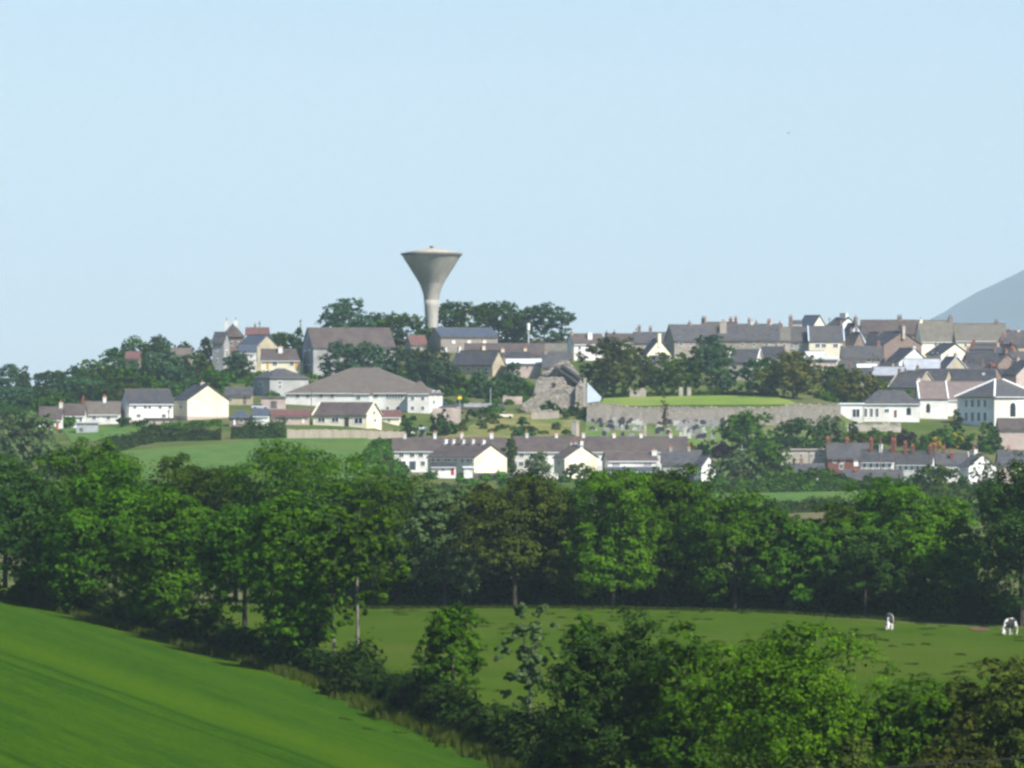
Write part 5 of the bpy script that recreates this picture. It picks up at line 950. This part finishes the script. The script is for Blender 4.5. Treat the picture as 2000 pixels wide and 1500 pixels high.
for a in (
 ('tree', 'round dark tree in front of the brown villa', 464, 686, 740, 54, 1335, 'blue', 'round'),
 ('tree', 'low tree on the skyline between villa and hall', 560, 650, 705, 46, 1430, 'mid', 'round'),
 ('tree', 'pale green tree on skyline behind the khaki gable', 536, 650, 700, 34, 1445, 'olive', 'round'),
 ('tree', 'narrow dark shrub at the left corner of the hall', 584, 640, 710, 18, 1425, 'dark', 'oval'),
 ('tree', 'tall round tree rising behind the hall roof', 677, 584, 680, 86, 1420, 'blue', 'round'),
 ('tree', 'light green tree right of the tall tree behind the hall', 742, 612, 680, 66, 1445, 'mid', 'round'),
 ('tree', 'light green rounded tree at left of the tower stem', 795, 612, 685, 80, 1440, 'mid', 'round'),
 ('conifer', 'thin dark conifer half hidden behind the tower stem', 842, 577, 680, 42, 1452, 'blue', 'cone'),
 ('tree', 'dark pointed tree immediately right of the tower stem', 882, 589, 680, 54, 1450, 'dark', 'oval'),
 ('tree', 'mid green tree above the stone barn roof', 925, 591, 680, 70, 1448, 'mid', 'round'),
 ('tree', 'rounded hilltop tree between barn and white topped mast', 974, 589, 680, 66, 1449, 'dark', 'round'),
 ('tree', 'small lighter tree left of the white topped mast', 1012, 606, 680, 46, 1445, 'mid', 'round'),
 ('tree', 'big dark spreading tree at right end of the hilltop trees', 1063, 592, 680, 86, 1440, 'blue', 'round'),
 ('tree', 'dark evergreen at left under the hall roof', 668, 668, 742, 74, 1328, 'blue', 'round'),
 ('tree', 'dark evergreen in the middle under the hall roof', 722, 670, 742, 80, 1326, 'blue', 'round'),
 ('tree', 'dark evergreen at right end of the hall', 780, 678, 745, 70, 1330, 'blue', 'round'),
 ('tree', 'large dark evergreen right of the big hipped roof', 850, 680, 770, 82, 1305, 'blue', 'round'),
 ('tree', 'brownish tree between hall and stone barn', 818, 680, 735, 46, 1345, 'olive', 'round'),
 ('tree', 'light green bush below the khaki gable cottage', 898, 726, 780, 54, 1290, 'mid', 'bush'),
 ('tree', 'blue green rounded tree in front of the khaki gable', 937, 724, 782, 40, 1285, 'blue', 'oval'),
 ('conifer', 'cypress shaped conifer before the white edged workshop', 1004, 708, 782, 40, 1290, 'blue', 'oval'),
 ('tree', 'dark bush left of the cypress shaped conifer', 972, 738, 782, 52, 1280, 'dark', 'bush'),
 ('tree', 'small bush at right of the cypress shaped conifer', 1030, 745, 785, 36, 1285, 'mid', 'bush'),
 ('conifer', 'dark triangular conifer on the rough grass slope', 1020, 815, 868, 44, 1160, 'dark', 'cone'),
 ('tree', 'large round golden green tree at left end of the lawn', 1200, 660, 778, 124, 1268, 'olive', 'round'),
 ('tree', 'blue green tree beside the gateway on the lawn', 1314, 690, 780, 100, 1270, 'mid', 'round'),
 ('tree', 'tall dark tree right of the gateway on the lawn', 1390, 657, 780, 92, 1275, 'blue', 'round'),
 ('tree', 'dark shaded tree between loft outbuilding and golden tree', 1490, 700, 790, 90, 1258, 'dark', 'round'),
 ('tree', 'golden topped cypress like tree at right end of the lawn', 1548, 686, 795, 112, 1250, 'gold', 'oval'),
 ('tree', 'green tree behind the golden flecked tree by the church', 1636, 713, 792, 76, 1290, 'mid', 'round'),
 ('tree', 'golden flecked round tree left of the church roof', 1674, 722, 790, 92, 1272, 'gold', 'round'),
 ('tree', 'small tree touching the church wing roof', 1716, 742, 792, 46, 1275, 'mid', 'round'),
 ('tree', 'rounded mid green tree at right side of the graveyard', 1462, 803, 892, 100, 1152, 'mid', 'round'),
 ('tree', 'dark rounded tree below the right end of the stone wall', 1562, 817, 885, 92, 1168, 'dark', 'round'),
 ('tree', 'pale tree against the white annexe', 1620, 812, 872, 48, 1172, 'pale', 'round'),
 ('tree', 'hazy pale tree right of the narrow white gable', 1436, 880, 975, 92, 1080, 'pale', 'round'),
 ('tree', 'tall hazy tree in front of the cream stone building', 1500, 858, 980, 90, 1082, 'mid', 'round'),
 ('tree', 'low hazy tree in front of the grey cottage roofs', 1604, 914, 985, 96, 1072, 'mid', 'round'),
 ('tree', 'small dark hazy tree between the two hazy valley trees', 1550, 925, 985, 60, 1075, 'mid', 'round'),
 ('tree', 'dark hazy tree below the white bays', 1832, 908, 1000, 100, 1068, 'mid', 'round'),
 ('tree', 'hazy tree at right of the low grey roofs', 1790, 930, 1000, 70, 1070, 'mid', 'round'),
 ('birch', 'thin half bare birch in front of the white gable', 1925, 885, 1000, 60, 1075, 'pale', 'airy', 420, .3),
 ('tree', 'green bush below the white hall at right', 1912, 826, 880, 76, 1180, 'mid', 'bush'),
 ('tree', 'dark shrub left of the tan rendered house', 1940, 838, 885, 40, 1178, 'dark', 'bush'),
 ('tree', 'bright bush below the pink roofed church', 1850, 832, 880, 60, 1182, 'mid', 'bush'),
 ('gorse', 'yellow flowering bush below the church', 1872, 846, 868, 24, 1180, 'yellow', 'bush'),
 ('gorse', 'smaller yellow bush left of the yellow flowering bush', 1828, 854, 872, 22, 1178, 'yellow', 'bush'),
 ('shrub', 'yellow green hedge bush on the bank above the brick terrace', 1680, 846, 872, 70, 1182, 'gold', 'bush'),
 ('shrub', 'golden green shrub right of the yellow green hedge bush', 1742, 842, 872, 46, 1184, 'gold', 'bush'),
 ('shrub', 'purple leaved bush below the church arch window', 1770, 838, 880, 50, 1181, 'purple', 'bush'),
 ('shrub', 'dark purple shrub beside the graveyard tree', 1412, 862, 892, 40, 1150, 'purple', 'bush'),
 ('shrub', 'bright yellow green shrub at the right end of the long terrace', 1352, 866, 890, 24, 1150, 'gold', 'bush'),
 ('shrub', 'dark green shrub behind the off white house', 1384, 860, 895, 46, 1150, 'dark', 'bush'),
 ('tree', 'feathery pale tree in front of the longest terrace', 1052, 884, 940, 46, 1098, 'pale', 'oval'),
 ('tree', 'pale bush before the short cream gable terrace', 1130, 905, 950, 54, 1095, 'pale', 'bush'),
 ('tree', 'dark tree between the two white terraces', 998, 858, 920, 26, 1125, 'dark', 'oval'),
 ('tree', 'pale hazy tree at left edge above the foreground trees', 50, 806, 990, 170, 960, 'pale', 'round'),
 ('tree', 'second pale hazy tree cut by the left edge', -30, 835, 1000, 120, 940, 'pale', 'round'),
 ('tree', 'small tree left of the first white terrace', 752, 890, 935, 34, 1060, 'mid', 'round'),
 ('tree', 'low bushy tree in front of the left terrace corner', 748, 908, 950, 50, 1040, 'mid', 'bush'),
 ('shrub', 'shrub mass below the car park wall', 860, 800, 850, 56, 1178, 'dark', 'bush'),
 ('shrub', 'green shrub bank above the rough slope', 940, 797, 826, 90, 1215, 'mid', 'bush'),
 ('shrub', 'rounded bright shrub beside the small cream car', 965, 788, 822, 44, 1228, 'mid', 'bush'),
 ('shrub', 'dark shrub at the foot of the ruin', 1075, 783, 818, 48, 1232, 'dark', 'bush'),
 ('shrub', 'ivy shrub against the ruin end wall', 1125, 786, 830, 52, 1222, 'dark', 'bush'),
 ('shrub', 'tall dark shrub by the timber fence end', 800, 812, 856, 50, 1158, 'dark', 'bush'),
 ('shrub', 'dark bush in front of the pink block outbuilding', 260, 815, 850, 56, 1160, 'dark', 'bush'),
 ('shrub', 'bush beside the grey metal shed', 136, 813, 850, 26, 1165, 'mid', 'bush'),
 ('shrub', 'dark shrub on the church grass bank', 1668, 824, 852, 22, 1190, 'dark', 'bush'),
 ('shrub', 'dark bush by the church corner', 1868, 800, 832, 24, 1208, 'dark', 'bush'),
 ('tree', 'leafless looking brown sapling before the lawn wall', 1298, 772, 830, 14, 1214, 'brown', 'airy', 60, .25),
): T(*a[:5], a[5] * (1.3 if a[6] > 1415 else 1.12 if a[5] > 40 else 1.0), *a[6:], bare=.04)
hedge('hedge', 'dark clipped hedge left of the timber fence', [qy(452, 857), qy(558, 855)], 3.2, 2.2, 'dark', .3)
hedge('hedge', 'dark hedge running down beside the green hillside field', [qy(205, 890), qy(255, 872), qy(300, 863), qy(432, 859)], 2.6, 2.4, 'dark', .3, seed=4)
hedge('hedge', 'overgrown hedge on the right edge of the hillside field', [qy(700, 918), qy(730, 895), qy(765, 868)], 2.0, 2.0, 'mid', .3, seed=5)
hedge('hedge', 'low hedge between paddock and pink block outbuilding', [qy(290, 846), qy(350, 838), qy(432, 832)], 1.4, 1.4, 'mid', .3, seed=6)
hedge('hedge', 'hazy hedge at the far side of the pale valley field', [q(1380, 1054), q(1660, 1056)], 2.2, 2.2, 'mid', .3, seed=7)
hedge('hedge', 'hazy hedge at the near side of the pale valley field', [q(1350, 962), q(2080, 958)], 2.2, 2.2, 'mid', .3, seed=8)
hedge('hedge', 'low hedge under the lawn trees', [q(1180, 1266), q(1330, 1266), q(1520, 1258)], 1.1, 1.4, 'mid', .3, seed=9)
# trees behind the pasture
GR = 'trees in the row behind the pasture'
for a in (
 ('tree', 'bright broad crown topping the row left of the dark sycamore', 600, 866, 1195, 240, 505, 'mid', 'round'),
 ('tree', 'tree with pointed top in the row left of broad crown', 372, 893, 1195, 150, 505, 'mid', 'round'),
 ('tree', 'tree filling the row below the hillside field', 460, 922, 1195, 140, 512, 'mid', 'round'),
 ('tree', 'leafy tree between broad crown and dark sycamore', 780, 928, 1195, 180, 500, 'mid', 'round'),
 ('tree', 'soft crowned tree just left of the dark sycamore', 868, 950, 1195, 130, 495, 'pale', 'round'),
 ('sycamore', 'dark brownish layered sycamore in the middle of the row', 1005, 925, 1192, 230, 492, 'olive', 'round'),
 ('tree', 'tree just behind the right shoulder of the sycamore', 1086, 948, 1195, 130, 506, 'mid', 'round'),
 ('tree', 'bright leafy tree covering the long porch roof', 1196, 918, 1195, 170, 490, 'bright', 'round'),
 ('tree', 'tree with three pointed tops below the broad white chimney', 1290, 913, 1195, 160, 500, 'mid', 'round'),
 ('tree', 'dark pointed tree right of the three pointed tops', 1356, 950, 1195, 110, 505, 'dark', 'oval'),
 ('tree', 'rounded tree in the row below the tall hazy tree', 1436, 963, 1198, 180, 492, 'mid', 'round'),
 ('tree', 'low tree in the row below the pale valley field', 1540, 1000, 1200, 180, 490, 'mid', 'round'),
 ('tree', 'tree rising right of the pale valley field', 1625, 984, 1200, 130, 498, 'mid', 'round'),
 ('tree', 'dark low crowned tree under the tall right tree', 1690, 1035, 1205, 140, 484, 'dark', 'round'),
 ('tree', 'tall loose crowned tree below the low grey roofs', 1715, 940, 1205, 160, 502, 'mid', 'round'),
 ('tree', 'tall bright tree behind the first cow', 1806, 955, 1208, 190, 490, 'bright', 'round'),
 ('tree', 'slim tree with bare lower stems near the soil patch', 1868, 1005, 1212, 70, 482, 'mid', 'oval'),
 ('tree', 'large dark tree at the right edge behind second cow', 1995, 896, 1212, 170, 466, 'dark', 'round'),
 ('tree', 'dark tree at the far left end of the row', 10, 892, 1185, 170, 480, 'dark', 'round'),
 ('tree', 'domed dark tree below the small grey shed', 150, 864, 1190, 200, 478, 'mid', 'round'),
): T(*a[:5], a[5] * 1.25, 473 + (a[6] - 474) * .45, *a[7:], group=GR, bare=.14)
# hedge trees along the crop field
GH = 'trees growing in the crop field hedge'
for a in (
 ('tree', 'shadowy hedge tree in the left corner above the crop', 75, 950, 1200, 170, 425, 'dark', 'round'),
 ('tree', 'large hedge tree with bright upper boughs at left', 225, 905, 1225, 240, 420, 'mid', 'round'),
 ('tree', 'tall hedge tree right of the bright boughed tree', 335, 955, 1250, 180, 405, 'mid', 'round'),
 
 ('tree', 'broad soft hedge tree left of the pale trunk', 575, 965, 1330, 160, 380, 'mid', 'round'),
 ('tree', 'bushy lower hedge tree beneath the broad soft one', 585, 1120, 1340, 110, 368, 'mid', 'round'),
): T(*a[:5], a[5] * 1.2, *a[6:], group=GH, bare=.10, lo=200, hi=474)
T('tree', 'dark stemmed hedge tree above the pasture gap', 478, 985, 1290, 190, 392, 'mid', 'round', bare=.3, group=GH)
T('ash_tree', 'airy ash with pale slender trunk beside the pasture', 700, 955, 1310, 190, 365, 'mid', 'airy', bare=.42, nleaf=6500, trunk='pale_bark', lean=-.02)
T('ash_tree', 'second ash stem leaning left of the pale trunk', 655, 1000, 1330, 150, 374, 'mid', 'airy', bare=.30, nleaf=4600, trunk='pale_bark', lean=-.06)
T('young_tree', 'young leafy tree standing in the hedge before the pasture', 885, 1182, 1450, 130, 318, 'mid', 'round', bare=.30, nleaf=4200, trunk='pale_bark')
T('young_tree', 'sparse sapling with light leaves right of the young tree', 1035, 1180, 1480, 120, 300, 'pale', 'airy', bare=.18, nleaf=6500, trunk='pale_bark')
for a in (
 ('tree', 'dark foreground tree at the middle of the bottom edge', 1215, 1196, 1600, 250, 272, 'dark', 'round'),
 ('tree', 'leafy foreground tree just right of the dark one', 1352, 1222, 1600, 170, 268, 'mid', 'round'),
 ('tree', 'slim foreground tree left shoulder of the dark one', 1140, 1205, 1560, 90, 285, 'mid', 'oval'),
 ('tree', 'big bright rounded foreground tree', 1550, 1222, 1620, 330, 255, 'bright', 'round'),
 ('tree', 'low bright foreground tree right of the big rounded one', 1775, 1330, 1620, 200, 252, 'mid', 'round'),
 ('tree', 'yellowish foreground bush tree at the right edge', 1960, 1290, 1620, 210, 250, 'olive', 'round'),
): T(*a[:5], a[5] * 1.12, *a[6:], bare=.02, lo=200, hi=474)
for a in (
 ('bush', 'dark bramble bush at foot of the pale ash trunk', 690, 1285, 1390, 130, 342, 'bramble', 'bush'),
 ('bush', 'brownish twiggy bush between the two foreground hedges', 800, 1345, 1440, 90, 322, 'brown', 'bush'),
 ('bush', 'leafy bush below the young hedge tree', 880, 1350, 1470, 130, 312, 'bramble', 'bush'),
 ('bush', 'dark bush under the sparse sapling', 985, 1375, 1510, 130, 298, 'dark', 'bush'),
 ('bush', 'dark bush at bottom centre left of the dark foreground tree', 1080, 1400, 1560, 130, 288, 'dark', 'bush'),
 ('bush', 'rounded bush jutting from the hedge beside the pasture gap', 330, 1205, 1262, 70, 408, 'bramble', 'bush'),
 ('bush', 'low brownish bush at the lower right corner', 1880, 1400, 1640, 180, 244, 'olive', 'bush'),
 ('bush', 'small sunlit bush between bright tree and right bushes', 1690, 1390, 1640, 140, 246, 'bright', 'bush'),
 ('bush', 'grass and bramble clump at the bottom below bright tree', 1620, 1440, 1660, 200, 238, 'olive', 'bush'),
): T(*a, bare=.0, lo=200, hi=474, cat='bush')
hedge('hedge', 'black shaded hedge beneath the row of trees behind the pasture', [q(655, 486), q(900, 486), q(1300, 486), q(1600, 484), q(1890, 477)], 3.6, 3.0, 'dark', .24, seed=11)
hedge('hedge', 'dark hedge bottom along the crop field edge', [(x + 1.6, y + 1.2) for x, y in EDGEW[1:]], 2.1, 2.6, 'bramble', .2, seed=12, ragged=.4)
hedge('hedge', 'dark hedge under the large right edge tree', [q(1885, 476), q(1990, 474), q(2110, 472)], 3.4, 3.0, 'dark', .24, seed=13)
# grass tussocks in the pasture, rough verge by the crop
def tufts(name, label, pts, hgt, spread, nb, mat, seed):
    rng = np.random.default_rng(seed); pts = np.asarray(pts); n = len(pts); i = np.repeat(np.arange(n), nb)
    x = pts[i, 0] + rng.normal(size=n*nb) * spread; y = pts[i, 1] + rng.normal(size=n*nb) * spread; z = ground(x, y) + .1
    h = hgt * rng.uniform(.5, 1.3, n*nb); a = rng.uniform(0, 2*np.pi, n*nb); w = .07; lx, ly = rng.normal(size=(2, n*nb)) * .12
    v = np.stack([np.c_[x - w*np.cos(a), y - w*np.sin(a), z], np.c_[x + w*np.cos(a), y + w*np.sin(a), z], np.c_[x + lx, y + ly, z + h]], 1).reshape(-1, 3)
    o = mesh_obj(name, np_mesh(name, v, np.arange(len(v)).reshape(-1, 3), rng.uniform(0, 1, len(v))), MAT['leaf_' + mat]); tag(o, label, kind='stuff'); return o
rng = np.random.default_rng(77); pp = []
for _ in range(60):
    px = rng.uniform(720, 2080); d = rng.uniform(300, 470); cx0, cy0 = q(px, d)
    for __ in range(int(rng.integers(1, 9))): pp.append((cx0 + rng.normal() * 2.5, min(cy0 + rng.normal() * 6, 470)))
tufts('grass_tussocks', 'darker grass tussocks scattered over the pasture', pp, .16, .26, 34, 'tuft', 3)
e = np.array(EDGEW); t_ = np.r_[0, np.cumsum(np.linalg.norm(np.diff(e, axis=0), axis=1))]; u = rng.uniform(0, t_[-1], 2600)
vp = np.c_[np.interp(u, t_, e[:, 0]) + rng.normal(size=2600) * .7 + .3, np.interp(u, t_, e[:, 1]) + rng.normal(size=2600) * .7 + .3]
tufts('verge_grass', 'rough grass verge along the hedge beside the crop', vp, .6, .2, 9, 'olive', 4)
vv = [q(rng.uniform(640, 1900), rng.uniform(472.5, 475.5)) for _ in range(900)]
tufts('field_edge_grass', 'longer grass along the far edge of the pasture', vv, .25, .3, 7, 'tuft', 5)
def undergrowth(name, label, spots, mat, seed, leaf=.4):
    rng = np.random.default_rng(seed); C, N, TT = [], [], []
    for px, d, r, h in spots:
        x, y = q(px, d); z = gz(x, y); n = int(60 + 50 * r * r); dd = unit(rng.normal(size=(n, 3)) + np.array([0, 0, .4])); dd[:, 2] = np.abs(dd[:, 2])
        lump = 1 + .25 * np.sin(dd[:, 0] * 5 + px) * np.cos(dd[:, 1] * 4 + d)
        C.append(np.array([x, y, z]) + dd * np.array([r, r, h]) * (rng.uniform(.6, 1, n) * lump)[:, None]); N.append(unit(dd + rng.normal(size=(n, 3)) * .45)); TT.append(np.clip(rng.normal(.5, .25, n) + rng.normal() * .2, 0, 1))
    o = mesh_obj(name, leaf_mesh(name, np.concatenate(C), np.concatenate(N), leaf, np.concatenate(TT), rng), MAT['leaf_' + mat]); tag(o, label, kind='stuff')
rng = np.random.default_rng(9)
def spots(n, x0, x1, d0, d1, r0=1.2, r1=3.0): return [(rng.uniform(x0, x1), rng.uniform(d0, d1), rng.uniform(r0, r1), rng.uniform(r0, r1) * .9) for _ in range(n)]
undergrowth('undergrowth', 'low scrub and garden shrubs between the hilltop houses', spots(70, 640, 1130, 1255, 1345) + spots(40, 420, 640, 1240, 1360), 'mid', 1)
undergrowth('undergrowth', 'dark scrub on the floor of the left hillside wood', spots(90, -60, 420, 1205, 1400, 2, 4) , 'dark', 2)
undergrowth('undergrowth', 'scrub on the banks above and below the church', spots(34, 1640, 1960, 1165, 1198, 1, 2.4) + spots(40, 1600, 1780, 1262, 1330), 'mid', 3)
undergrowth('undergrowth', 'scrubby bank and bushes beside the first white terrace', spots(34, 738, 786, 1010, 1140, 1.2, 2.4) + spots(50, 780, 1420, 1040, 1092, 1, 2.2), 'mid', 4)
undergrowth('undergrowth', 'bushy scrub in the valley below the terraces', spots(50, 700, 1380, 985, 1060, 1.5, 3) + spots(26, 1690, 2060, 985, 1060, 1.5, 3) + spots(60, 1420, 2050, 1062, 1100, 1.4, 3), 'mid', 5)
undergrowth('undergrowth', 'yellowish weeds on the rough slope under the ruin', spots(26, 860, 1120, 1170, 1218, .6, 1.4), 'olive', 6)
